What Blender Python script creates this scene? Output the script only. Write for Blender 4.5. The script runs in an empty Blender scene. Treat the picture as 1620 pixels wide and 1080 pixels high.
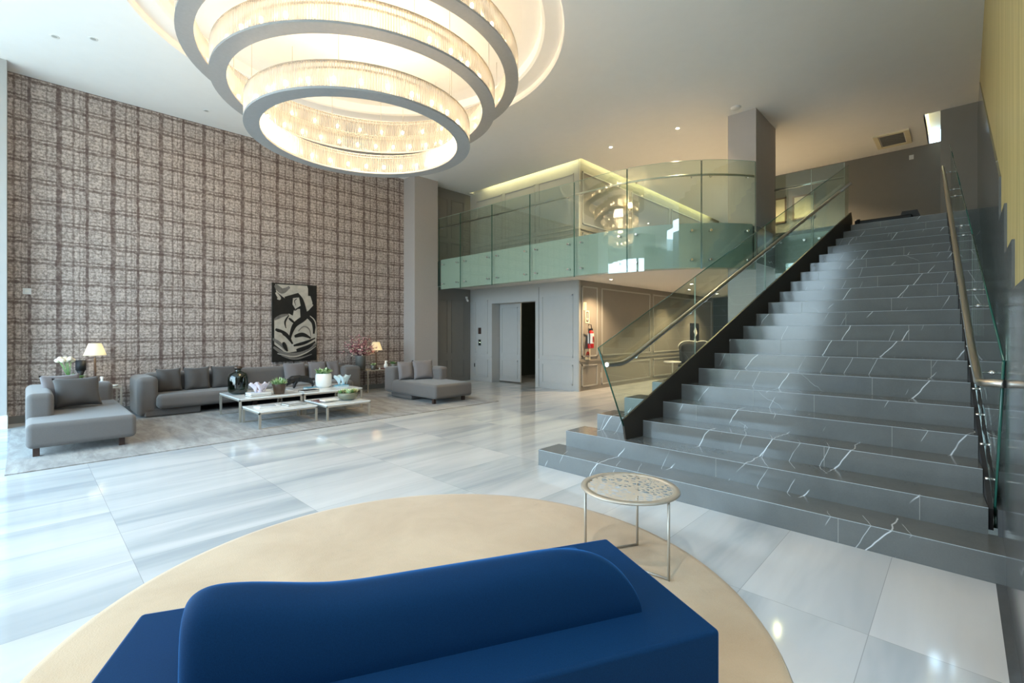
import bpy, bmesh, math, random
from mathutils import Vector, Matrix
random.seed(7)
SC = bpy.context.scene
COL = SC.collection
PI = math.pi
R = math.radians
sin, cos = math.sin, math.cos

# ------------------------------------------------------------------ camera, world, light, exposure
F_PX, HOR = 739.4, 524.5
cam_d = bpy.data.cameras.new('camera')
cam = bpy.data.objects.new('camera', cam_d); COL.objects.link(cam)
cam.location = (0, 0, 1.5)
cam.rotation_euler = (R(90), 0, R(43.84))
cam_d.sensor_fit = 'HORIZONTAL'; cam_d.sensor_width = 36
cam_d.lens = F_PX / 1620 * 36
cam_d.shift_y = -(540 - HOR) / 1620
cam_d.clip_start = 0.05
SC.camera = cam

W = bpy.data.worlds.new('world'); SC.world = W; W.use_nodes = True
wn = W.node_tree.nodes; wl = W.node_tree.links; wn.clear()
w_out = wn.new('ShaderNodeOutputWorld'); w_bg = wn.new('ShaderNodeBackground')
w_tc = wn.new('ShaderNodeTexCoord'); w_sep = wn.new('ShaderNodeSeparateXYZ'); w_cr = wn.new('ShaderNodeValToRGB')
wl.new(w_tc.outputs['Generated'], w_sep.inputs[0]); 
w_mr = wn.new('ShaderNodeMapRange'); w_mr.inputs[1].default_value = -0.3; w_mr.inputs[2].default_value = 0.6
wl.new(w_sep.outputs[2], w_mr.inputs[0]); wl.new(w_mr.outputs[0], w_cr.inputs[0])
el = w_cr.color_ramp.elements
el[0].position = 0.25; el[0].color = (0.30, 0.36, 0.36, 1)
el[1].position = 1.0; el[1].color = (0.44, 0.74, 1.0, 1)
e = el.new(0.36); e.color = (0.66, 0.87, 1.0, 1)
wl.new(w_cr.outputs[0], w_bg.inputs[0]); w_bg.inputs[1].default_value = 2.9
wl.new(w_bg.outputs[0], w_out.inputs[0])

SC.view_settings.view_transform = 'Standard'
SC.view_settings.look = 'None'
SC.view_settings.gamma = 1.0
SC.view_settings.use_curve_mapping = False
SC.view_settings.exposure = 1.86
SC.cycles.use_denoising = True
SC.cycles.max_bounces = 10
SC.cycles.diffuse_bounces = 6
SC.cycles.glossy_bounces = 5
SC.cycles.transparent_max_bounces = 24
SC.cycles.sample_clamp_indirect = 6.0
SC.cycles.blur_glossy = 0.6
SC.cycles.caustics_reflective = False
SC.cycles.caustics_refractive = False

# the facade windows behind the camera let in daylight (portals only guide the sampling)
def area(name, loc, rot, sx, sy, power, color, portal=False, spread=None):
    l = bpy.data.lights.new(name, 'AREA'); l.shape = 'RECTANGLE'; l.size = sx; l.size_y = sy
    l.energy = power; l.color = color
    if portal: l.cycles.is_portal = True
    if spread: l.spread = spread
    o = bpy.data.objects.new(name, l); COL.objects.link(o); o.location = loc; o.rotation_euler = rot
    o['kind'] = 'helper'
    return o
FY = -3.4           # facade plane
area('daylight_portal', (-7.18, FY, 2.35), (R(90), 0, 0), 7.9, 4.7, 1, (1, 1, 1), portal=True)
area('daylight_portal', (-11.18, -1.9, 1.6), (R(90), 0, R(-90)), 2.7, 3.2, 1, (1, 1, 1), portal=True)

def point(name, loc, power, color, radius=0.05):
    l = bpy.data.lights.new(name, 'POINT'); l.energy = power; l.color = color; l.shadow_soft_size = radius
    o = bpy.data.objects.new(name, l); COL.objects.link(o); o.location = loc
    o['kind'] = 'helper'
    return o
def spot(name, loc, power, color, ang=90, blend=0.8, radius=0.04):
    l = bpy.data.lights.new(name, 'SPOT'); l.energy = power; l.color = color; l.shadow_soft_size = radius
    l.spot_size = R(ang); l.spot_blend = blend
    o = bpy.data.objects.new(name, l); COL.objects.link(o); o.location = loc
    o['kind'] = 'helper'
    return o
WARM = (1.0, 0.72, 0.42)

# ------------------------------------------------------------------ materials
MATS = {}
def new_mat(name):
    m = bpy.data.materials.new(name); m.use_nodes = True
    nt = m.node_tree; b = nt.nodes['Principled BSDF']
    MATS[name] = m
    return m, nt, b
def sset(b, **k):
    names = dict(color='Base Color', rough='Roughness', metal='Metallic', spec='Specular IOR Level', sheen='Sheen Weight',
                 emit='Emission Color', estr='Emission Strength', coat='Coat Weight', trans='Transmission Weight', ior='IOR', sss='Subsurface Weight')
    for a, v in k.items():
        s = b.inputs[names[a]]
        s.default_value = (*v, 1) if isinstance(v, tuple) and len(v) == 3 else v
def N(nt, t, **k):
    n = nt.nodes.new('ShaderNode' + t)
    for a, v in k.items(): setattr(n, a, v)
    return n
def L(nt, a, b): nt.links.new(a, b)
def Mth(nt, op, a, b=None, c=None, clamp=False):
    n = N(nt, 'Math', operation=op); n.use_clamp = clamp
    for i, v in enumerate((a, b, c)):
        if v is None: continue
        if isinstance(v, (int, float)): n.inputs[i].default_value = v
        else: L(nt, v, n.inputs[i])
    return n.outputs[0]
def Mix(nt, fac, c1, c2, bt='MIX'):
    n = N(nt, 'Mix', data_type='RGBA', blend_type=bt)
    for i, v in ((0, fac), (6, c1), (7, c2)):
        if isinstance(v, (int, float)): n.inputs[i].default_value = v
        elif isinstance(v, tuple): n.inputs[i].default_value = (*v, 1)
        else: L(nt, v, n.inputs[i])
    return n.outputs[2]
def coords(nt, kind='Object', scale=(1, 1, 1), rot=(0, 0, 0)):
    tc = N(nt, 'TexCoord'); mp = N(nt, 'Mapping')
    mp.inputs['Scale'].default_value = scale; mp.inputs['Rotation'].default_value = rot
    L(nt, tc.outputs[kind], mp.inputs[0]); return mp.outputs[0]
def noise(nt, vec, scale, detail=3, rough=0.5, dist=0):
    n = N(nt, 'TexNoise'); n.inputs['Scale'].default_value = scale; n.inputs['Detail'].default_value = detail
    n.inputs['Roughness'].default_value = rough; n.inputs['Distortion'].default_value = dist
    L(nt, vec, n.inputs['Vector']); return n.outputs[0]
def ramp(nt, fac, stops, interp='LINEAR'):
    n = N(nt, 'ValToRGB'); cr = n.color_ramp; cr.interpolation = interp
    while len(cr.elements) > 1: cr.elements.remove(cr.elements[-1])
    for i, (p, c) in enumerate(stops):
        e = cr.elements[0] if i == 0 else cr.elements.new(p)
        e.position = p; e.color = (c, c, c, 1) if isinstance(c, (int, float)) else (*c, 1)
    L(nt, fac, n.inputs[0]); return n.outputs[0]
def bump(nt, b, h, strength=0.3, dist=0.01):
    n = N(nt, 'Bump'); n.inputs['Strength'].default_value = strength; n.inputs['Distance'].default_value = dist
    L(nt, h, n.inputs['Height']); L(nt, n.outputs[0], b.inputs['Normal'])

def plain(name, color, rough=0.6, metal=0.0, spec=0.5, var=0.06, vs=6.0, **k):
    m, nt, b = new_mat(name); sset(b, color=color, rough=rough, metal=metal, spec=spec, **k)
    v = noise(nt, coords(nt), vs, 4)
    c2 = tuple(max(0, min(1, c * (1 - var))) for c in color); c3 = tuple(min(1, c * (1 + var)) for c in color)
    L(nt, Mix(nt, v, c2, c3), b.inputs['Base Color'])
    return m
def fabric(name, color, var=0.16, scale=220, sheen=0.2, rough=0.9, bs=0.25):
    m, nt, b = new_mat(name); sset(b, rough=rough, sheen=sheen, spec=0.2)
    co = coords(nt)
    f = noise(nt, co, scale, 2); g = noise(nt, co, 5, 3)
    c2 = tuple(c * (1 - var) for c in color); c3 = tuple(min(1, c * (1 + var)) for c in color)
    base = Mix(nt, f, c2, c3)
    L(nt, Mix(nt, Mth(nt, 'MULTIPLY', g, 0.35), base, tuple(c * 0.8 for c in color)), b.inputs['Base Color'])
    bump(nt, b, f, bs, 0.003)
    return m
def emis(name, color, strength):
    m, nt, b = new_mat(name); sset(b, color=color, rough=0.5, emit=color, estr=strength); return m

plain('paint_ceiling', (0.90, 0.885, 0.86), 0.85, spec=0.2, var=0.02)
plain('paint_greige', (0.42, 0.41, 0.38), 0.6, spec=0.3, var=0.03)
plain('paint_column', (0.50, 0.46, 0.44), 0.7, spec=0.3, var=0.04)
plain('paint_dark_grey', (0.20, 0.195, 0.185), 0.7, spec=0.3, var=0.04)
plain('paint_taupe', (0.27, 0.25, 0.22), 0.65, spec=0.3, var=0.04)
plain('paint_lower', (0.45, 0.45, 0.44), 0.6, spec=0.3, var=0.03)
plain('stucco', (0.40, 0.37, 0.35), 0.9, spec=0.2, var=0.12, vs=60)
plain('white_plaster', (0.80, 0.79, 0.76), 0.6, var=0.02)
plain('fascia_green', (0.56, 0.60, 0.57), 0.4, var=0.02)
plain('slab_white', (0.66, 0.64, 0.60), 0.8, var=0.02)
plain('black', (0.012, 0.012, 0.013), 0.45, var=0.1)
plain('soft_black', (0.02, 0.02, 0.022), 0.6, var=0.2)
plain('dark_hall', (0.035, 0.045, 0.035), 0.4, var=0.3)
plain('bronze_plate', (0.075, 0.062, 0.05), 0.38, metal=0.55, var=0.1)
plain('steel', (0.62, 0.59, 0.54), 0.28, metal=1.0, var=0.04)
plain('chrome', (0.75, 0.75, 0.75), 0.15, metal=1.0, var=0.02)
plain('champagne', (0.52, 0.47, 0.40), 0.4, metal=0.55, var=0.05)
plain('ring_metal', (0.42, 0.42, 0.42), 0.5, metal=0.25, var=0.08, vs=25)
plain('white_stone', (0.78, 0.80, 0.80), 0.12, var=0.04, vs=5)
plain('ceramic_white', (0.84, 0.84, 0.82), 0.25, var=0.02)
plain('ceramic_green', (0.16, 0.165, 0.12), 0.3, var=0.1)
plain('ceramic_mint', (0.42, 0.55, 0.44), 0.25, var=0.06)
plain('pot_grey', (0.17, 0.165, 0.15), 0.5, metal=0.3, var=0.3, vs=90)
plain('pot_brown', (0.075, 0.045, 0.03), 0.12, var=0.25, vs=14)
plain('soil', (0.04, 0.03, 0.02), 0.95, var=0.3)
plain('leaf_green', (0.16, 0.30, 0.10), 0.5, var=0.35, vs=30)
plain('leaf_pale', (0.55, 0.70, 0.42), 0.5, var=0.25, vs=30)
plain('leaf_yellow', (0.66, 0.62, 0.34), 0.55, var=0.3, vs=30)
plain('petal_pink', (0.66, 0.30, 0.32), 0.6, var=0.4, vs=40)
plain('petal_dark', (0.28, 0.09, 0.12), 0.6, var=0.4, vs=40)
plain('petal_cream', (0.85, 0.76, 0.60), 0.6, var=0.1)
plain('branch', (0.10, 0.05, 0.05), 0.8, var=0.2)
plain('wood_dark', (0.055, 0.028, 0.02), 0.45, var=0.4, vs=12)
plain('wood_brown', (0.16, 0.09, 0.05), 0.4, var=0.3, vs=12)
plain('paper', (0.80, 0.78, 0.73), 0.7, var=0.04)
plain('book_white', (0.74, 0.76, 0.78), 0.4, var=0.05)
plain('book_black', (0.03, 0.03, 0.035), 0.4, var=0.1)
plain('book_blue', (0.12, 0.42, 0.62), 0.4, var=0.1)
plain('book_red', (0.14, 0.035, 0.03), 0.4, var=0.1)
plain('book_grey', (0.42, 0.45, 0.48), 0.4, var=0.2, vs=20)
plain('lilac_glass', (0.66, 0.60, 0.68), 0.15, var=0.1)
plain('ice_glass', (0.62, 0.75, 0.80), 0.12, var=0.1)
plain('red_paint', (0.55, 0.02, 0.02), 0.3, var=0.05)
plain('sign_cream', (0.80, 0.72, 0.52), 0.6, var=0.04)
plain('sign_red', (0.50, 0.04, 0.03), 0.5, var=0.04)
plain('gilt', (0.62, 0.50, 0.28), 0.4, metal=0.4, var=0.1)
plain('painting_glow', (0.80, 0.72, 0.50), 0.5, var=0.25, vs=5)
plain('art_black', (0.015, 0.014, 0.013), 0.35, var=0.4, vs=9)
plain('art_white', (0.44, 0.40, 0.34), 0.45, var=0.35, vs=9)
plain('art_grey', (0.16, 0.145, 0.13), 0.45, var=0.5, vs=12)
plain('switch_plate', (0.70, 0.72, 0.72), 0.3, var=0.02)
emis('cove_light', (1.0, 0.95, 0.50), 3.2)
emis('cove_panel', (1.0, 0.93, 0.55), 0.45)
emis('downlight_on', (1.0, 0.86, 0.66), 30)
emis('bulb', (1.0, 0.72, 0.40), 9.5)
emis('led_green', (0.6, 1.0, 0.5), 2)
plain('downlight_off', (0.45, 0.45, 0.42), 0.4)
fabric('grey_fabric', (0.150, 0.138, 0.132), 0.35, 260, 0.25)
fabric('cushion_fabric', (0.082, 0.074, 0.070), 0.30, 240, 0.2)
fabric('cushion_light', (0.20, 0.182, 0.185), 0.30, 240, 0.2)
fabric('round_rug', (0.50, 0.40, 0.27), 0.16, 160, 0.3, 0.95, 0.5)

# lamp shade: thin translucent linen
m, nt, b = new_mat('shade_linen'); sset(b, color=(0.86, 0.80, 0.62), rough=0.8)
tr = N(nt, 'BsdfTranslucent'); tr.inputs[0].default_value = (0.9, 0.82, 0.6, 1); mx = N(nt, 'MixShader'); mx.inputs[0].default_value = 0.4
L(nt, b.outputs[0], mx.inputs[1]); L(nt, tr.outputs[0], mx.inputs[2]); L(nt, mx.outputs[0], nt.nodes['Material Output'].inputs[0])

# marble floor: 0.6 x 1.2 m slabs, streaks along Y with a different run in every slab
m, nt, b = new_mat('floor_marble')
tc = N(nt, 'TexCoord'); sp = N(nt, 'SeparateXYZ'); L(nt, tc.outputs['Object'], sp.inputs[0])
ux = Mth(nt, 'DIVIDE', Mth(nt, 'ADD', sp.outputs[0], 59.8 + 0.33), 0.598)
uy = Mth(nt, 'DIVIDE', Mth(nt, 'ADD', sp.outputs[1], 60 - 0.49), 1.2)
ix = Mth(nt, 'FLOOR', ux); iy = Mth(nt, 'FLOOR', uy)
fx = Mth(nt, 'FRACT', ux); fy = Mth(nt, 'FRACT', uy)
cid = N(nt, 'CombineXYZ'); L(nt, ix, cid.inputs[0]); L(nt, iy, cid.inputs[1])
wnz = N(nt, 'TexWhiteNoise', noise_dimensions='3D'); L(nt, cid.outputs[0], wnz.inputs[0])
rnd = wnz.outputs[0]
off = N(nt, 'VectorMath', operation='SCALE'); L(nt, wnz.outputs[1], off.inputs[0]); off.inputs[3].default_value = 17.0
mp = N(nt, 'Mapping'); mp.inputs['Scale'].default_value = (1.5, 0.20, 1); mp.inputs['Rotation'].default_value = (0, 0, R(-6))
L(nt, tc.outputs['Object'], mp.inputs[0])
ad = N(nt, 'VectorMath', operation='ADD'); L(nt, mp.outputs[0], ad.inputs[0]); L(nt, off.outputs[0], ad.inputs[1])
st = noise(nt, ad.outputs[0], 1.6, 4, 0.55, 0.5)
st2 = noise(nt, ad.outputs[0], 7.0, 3, 0.6, 0.8)
colr = ramp(nt, st, [(0.30, (0.38, 0.42, 0.45)), (0.46, (0.56, 0.58, 0.595)), (0.58, (0.65, 0.66, 0.665)), (0.75, (0.72, 0.725, 0.725))])
colr = Mix(nt, Mth(nt, 'MULTIPLY', st2, 0.22), colr, (0.44, 0.48, 0.51))
colr = Mix(nt, Mth(nt, 'MULTIPLY', rnd, 0.14), colr, (0.46, 0.51, 0.55))
g1 = Mth(nt, 'LESS_THAN', Mth(nt, 'MINIMUM', Mth(nt, 'MULTIPLY', Mth(nt, 'MINIMUM', fx, Mth(nt, 'SUBTRACT', 1, fx)), 0.598), Mth(nt, 'MULTIPLY', Mth(nt, 'MINIMUM', fy, Mth(nt, 'SUBTRACT', 1, fy)), 1.2)), 0.0016)
colr = Mix(nt, Mth(nt, 'MULTIPLY', g1, 0.65), colr, (0.25, 0.26, 0.27))
L(nt, colr, b.inputs['Base Color']); sset(b, rough=0.075, spec=0.6)

# dark stair marble with sparse white veins
def vein_layer(nt, co, ang, freq, width, mscale, mth, warp):
    mp = N(nt, 'Mapping'); mp.inputs['Rotation'].default_value = ang
    L(nt, co, mp.inputs[0])
    nz = noise(nt, mp.outputs[0], 2.3, 3, 0.5)
    sp = N(nt, 'SeparateXYZ'); L(nt, mp.outputs[0], sp.inputs[0])
    v = Mth(nt, 'ADD', Mth(nt, 'MULTIPLY', sp.outputs[0], freq), Mth(nt, 'MULTIPLY', nz, warp))
    d = Mth(nt, 'ABSOLUTE', Mth(nt, 'SUBTRACT', Mth(nt, 'FRACT', v), 0.5))
    line = Mth(nt, 'SUBTRACT', 1, Mth(nt, 'DIVIDE', d, width), clamp=True)
    msk = noise(nt, co, mscale, 2, 0.5)
    msk = ramp(nt, msk, [(mth, 0.0), (mth + 0.04, 1.0)])
    return Mth(nt, 'MULTIPLY', line, msk)
def dark_marble(name, base, vein_amt=1.0):
    m, nt, b = new_mat(name)
    co = coords(nt)
    v1 = vein_layer(nt, co, (0, R(-33), R(4)), 2.1, 0.013, 1.7, 0.52, 0.30)
    v2 = vein_layer(nt, co, (0, R(-24), R(-20)), 5.3, 0.019, 2.0, 0.565, 0.40)
    v3 = vein_layer(nt, co, (R(20), R(40), R(55)), 1.3, 0.002, 0.9, 0.63, 0.3)
    v = Mth(nt, 'ADD', v1, Mth(nt, 'ADD', Mth(nt, 'MULTIPLY', v2, 0.6), Mth(nt, 'MULTIPLY', v3, 0.5)), clamp=True)
    cl = noise(nt, co, 3.0, 5, 0.6, 0.5)
    c = Mix(nt, cl, tuple(x * 0.70 for x in base), tuple(x * 1.35 for x in base))
    fine = noise(nt, co, 90, 2)
    c = Mix(nt, Mth(nt, 'MULTIPLY', fine, 0.3), c, tuple(x * 1.6 for x in base))
    c = Mix(nt, Mth(nt, 'MULTIPLY', v, vein_amt), c, (0.80, 0.82, 0.84))
    L(nt, c, b.inputs['Base Color']); sset(b, rough=0.13, spec=0.6)
    return m
dark_marble('stair_marble', (0.130, 0.134, 0.130))
dark_marble('wall_marble', (0.085, 0.088, 0.09), 0.6)

# plaid wallpaper on the long wall (runs along Y, up Z)
m, nt, b = new_mat('plaid_paper')
tc = N(nt, 'TexCoord'); sp = N(nt, 'SeparateXYZ'); L(nt, tc.outputs['Object'], sp.inputs[0])
wob = noise(nt, tc.outputs['Object'], 5.0, 3, 0.6); wob2 = noise(nt, tc.outputs['Object'], 24.0, 2, 0.5)
def plaid_axis(coord, period, phase, stops):
    j = Mth(nt, 'ADD', Mth(nt, 'MULTIPLY', Mth(nt, 'SUBTRACT', wob, 0.5), 0.045), Mth(nt, 'MULTIPLY', Mth(nt, 'SUBTRACT', wob2, 0.5), 0.026))
    c = Mth(nt, 'FRACT', Mth(nt, 'DIVIDE', Mth(nt, 'ADD', Mth(nt, 'ADD', coord, j), 20 + phase), period))
    return ramp(nt, c, stops)
VS = [(0.0, 0.95), (0.05, 0.9), (0.065, 0.15), (0.12, 0.10), (0.15, 0.25), (0.18, 0.08), (0.235, 0.10), (0.25, 0.80), (0.275, 0.75), (0.29, 0.05), (0.36, 0.05), (0.375, 0.75), (0.395, 0.1), (0.43, 0.08), (0.445, 0.7), (0.46, 0.15), (0.475, 0.15), (0.49, 0.98), (0.535, 0.95), (0.55, 0.1), (0.64, 0.22), (0.70, 0.05), (0.78, 0.08), (0.795, 0.75), (0.815, 0.1), (0.86, 0.05), (0.90, 0.45), (0.92, 0.1), (0.95, 0.1), (0.965, 0.95), (1.0, 0.95)]
HS = [(0.0, 0.9), (0.05, 0.9), (0.08, 0.10), (0.13, 0.05), (0.15, 0.85), (0.21, 0.85), (0.24, 0.1), (0.33, 0.15), (0.37, 0.55), (0.42, 0.1), (0.50, 0.05), (0.54, 0.45), (0.58, 0.1), (0.68, 0.05), (0.72, 0.6), (0.78, 0.15), (0.88, 0.05), (0.92, 0.2), (0.95, 0.9), (1.0, 0.9)]
pv = plaid_axis(sp.outputs[1], 0.71, 0.195, VS); ph = plaid_axis(sp.outputs[2], 0.335, 0.13, HS)
brk = noise(nt, tc.outputs['Object'], 14.0, 3, 0.65)
brk = ramp(nt, brk, [(0.34, 0.62), (0.58, 1.0)])
dark = Mth(nt, 'SUBTRACT', 1, Mth(nt, 'MULTIPLY', Mth(nt, 'SUBTRACT', 1, Mth(nt, 'MULTIPLY', pv, 0.92)), Mth(nt, 'SUBTRACT', 1, Mth(nt, 'MULTIPLY', ph, 0.88))))
dark = Mth(nt, 'MULTIPLY', dark, brk, clamp=True)
gr = noise(nt, tc.outputs['Object'], 34.0, 2, 0.6)
lt = ramp(nt, gr, [(0.38, (0.31, 0.265, 0.235)), (0.60, (0.64, 0.55, 0.50))])
L(nt, Mix(nt, dark, lt, (0.092, 0.056, 0.048)), b.inputs['Base Color']); sset(b, rough=0.55, spec=0.35)

# gold fabric wall with vertical streaks
m, nt, b = new_mat('gold_wall')
co = coords(nt, scale=(14, 14, 0.25)); s1 = noise(nt, co, 2.0, 4, 0.7)
L(nt, ramp(nt, s1, [(0.3, (0.30, 0.235, 0.075)), (0.7, (0.62, 0.50, 0.22))]), b.inputs['Base Color']); sset(b, rough=0.5, metal=0.15)

# carpet under the grey seating
m, nt, b = new_mat('silk_rug')
co = coords(nt); a1 = noise(nt, coords(nt, scale=(1.0, 4.0, 1)), 1.6, 6, 0.7, 0.6); a2 = noise(nt, coords(nt, scale=(9, 1.2, 1)), 3, 4, 0.6); a3 = noise(nt, co, 170, 2)
c = ramp(nt, a1, [(0.34, (0.10, 0.080, 0.066)), (0.50, (0.25, 0.225, 0.205)), (0.64, (0.40, 0.385, 0.365))])
c = Mix(nt, Mth(nt, 'MULTIPLY', a2, 0.45), c, (0.30, 0.30, 0.29)); c = Mix(nt, Mth(nt, 'MULTIPLY', a3, 0.35), c, (0.38, 0.36, 0.34))
L(nt, c, b.inputs['Base Color']); sset(b, rough=0.8, sheen=0.2, spec=0.2); bump(nt, b, a3, 0.5, 0.004)

# round rug: worn cream-beige
m = MATS['round_rug']; nt = m.node_tree; b = nt.nodes['Principled BSDF']
co = coords(nt); a1 = noise(nt, co, 1.7, 5, 0.6, 0.4); a2 = noise(nt, co, 130, 2); a4 = noise(nt, co, 6.5, 5, 0.75, 0.8)
c = ramp(nt, a1, [(0.35, (0.46, 0.32, 0.19)), (0.65, (0.57, 0.42, 0.27))])
c = Mix(nt, Mth(nt, 'MULTIPLY', a2, 0.30), c, (0.62, 0.52, 0.39))
c = Mix(nt, ramp(nt, a4, [(0.62, 0.0), (0.74, 0.35)]), c, (0.36, 0.27, 0.18))
L(nt, c, b.inputs['Base Color'])

# blue velvet
m, nt, b = new_mat('blue_velvet'); co = coords(nt)
f = noise(nt, co, 300, 2); g = noise(nt, co, 2.2, 3)
c = Mix(nt, f, (0.001, 0.017, 0.052), (0.003, 0.038, 0.112)); c = Mix(nt, Mth(nt, 'MULTIPLY', g, 0.35), c, (0.001, 0.018, 0.08))
L(nt, c, b.inputs['Base Color']); sset(b, rough=0.75, sheen=0.75, spec=0.12); b.inputs['Sheen Tint'].default_value = (0.05, 0.30, 0.85, 1); b.inputs['Sheen Roughness'].default_value = 0.3
bump(nt, b, f, 0.2, 0.002)

# glass
def glass(name, tint, refl=1.0, rough=0.0, ior=1.52):
    m, nt, b = new_mat(name); nt.nodes.remove(b)
    lw_ = N(nt, 'LayerWeight'); lw_.inputs[0].default_value = 0.5
    sch = Mth(nt, 'ADD', 0.075, Mth(nt, 'MULTIPLY', Mth(nt, 'POWER', lw_.outputs['Facing'], 5.0), 0.955), clamp=True)
    t = N(nt, 'BsdfTransparent'); t.inputs[0].default_value = (*tint, 1)
    g = N(nt, 'BsdfGlossy'); g.inputs['Roughness'].default_value = rough; g.inputs[0].default_value = (refl, refl, refl, 1)
    mx = N(nt, 'MixShader'); L(nt, sch, mx.inputs[0]); L(nt, t.outputs[0], mx.inputs[1]); L(nt, g.outputs[0], mx.inputs[2])
    L(nt, mx.outputs[0], nt.nodes['Material Output'].inputs[0]); return m
glass('pane_glass', (0.86, 0.925, 0.885)); glass('bottle_glass', (0.25, 0.36, 0.30))
m, nt, b = new_mat('glass_edge'); sset(b, color=(0.02, 0.10, 0.075), rough=0.15)
m, nt, b = new_mat('glass_edge_light'); sset(b, color=(0.45, 0.58, 0.52), rough=0.2)
# crystal rods: part clear, part scattering
m, nt, b = new_mat('crystal'); nt.nodes.remove(b)
t = N(nt, 'BsdfTransparent'); t.inputs[0].default_value = (0.97, 0.96, 0.94, 1)
tl = N(nt, 'BsdfTranslucent'); tl.inputs[0].default_value = (0.95, 0.93, 0.9, 1); df = N(nt, 'BsdfDiffuse'); df.inputs[0].default_value = (0.85, 0.85, 0.85, 1)
g = N(nt, 'BsdfGlossy'); g.inputs['Roughness'].default_value = 0.12
m1 = N(nt, 'MixShader'); m1.inputs[0].default_value = 0.5; L(nt, tl.outputs[0], m1.inputs[1]); L(nt, df.outputs[0], m1.inputs[2])
m2 = N(nt, 'MixShader'); m2.inputs[0].default_value = 0.30; L(nt, t.outputs[0], m2.inputs[1]); L(nt, m1.outputs[0], m2.inputs[2])
m3 = N(nt, 'MixShader'); m3.inputs[0].default_value = 0.12; L(nt, m2.outputs[0], m3.inputs[1]); L(nt, g.outputs[0], m3.inputs[2])
L(nt, m3.outputs[0], nt.nodes['Material Output'].inputs[0])
# pierced metal sheet
m, nt, b = new_mat('pierced_metal'); sset(b, color=(0.60, 0.54, 0.46), rough=0.45, metal=0.35)
vo = N(nt, 'TexVoronoi', feature='DISTANCE_TO_EDGE'); vo.inputs['Scale'].default_value = 19; vo.inputs['Randomness'].default_value = 1.0
L(nt, coords(nt, scale=(1, 1.5, 1), rot=(0, 0, 0.6)), vo.inputs['Vector'])
hole = Mth(nt, 'GREATER_THAN', vo.outputs[0], 0.17)
L(nt, Mth(nt, 'SUBTRACT', 1, hole), b.inputs['Alpha'])

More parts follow.
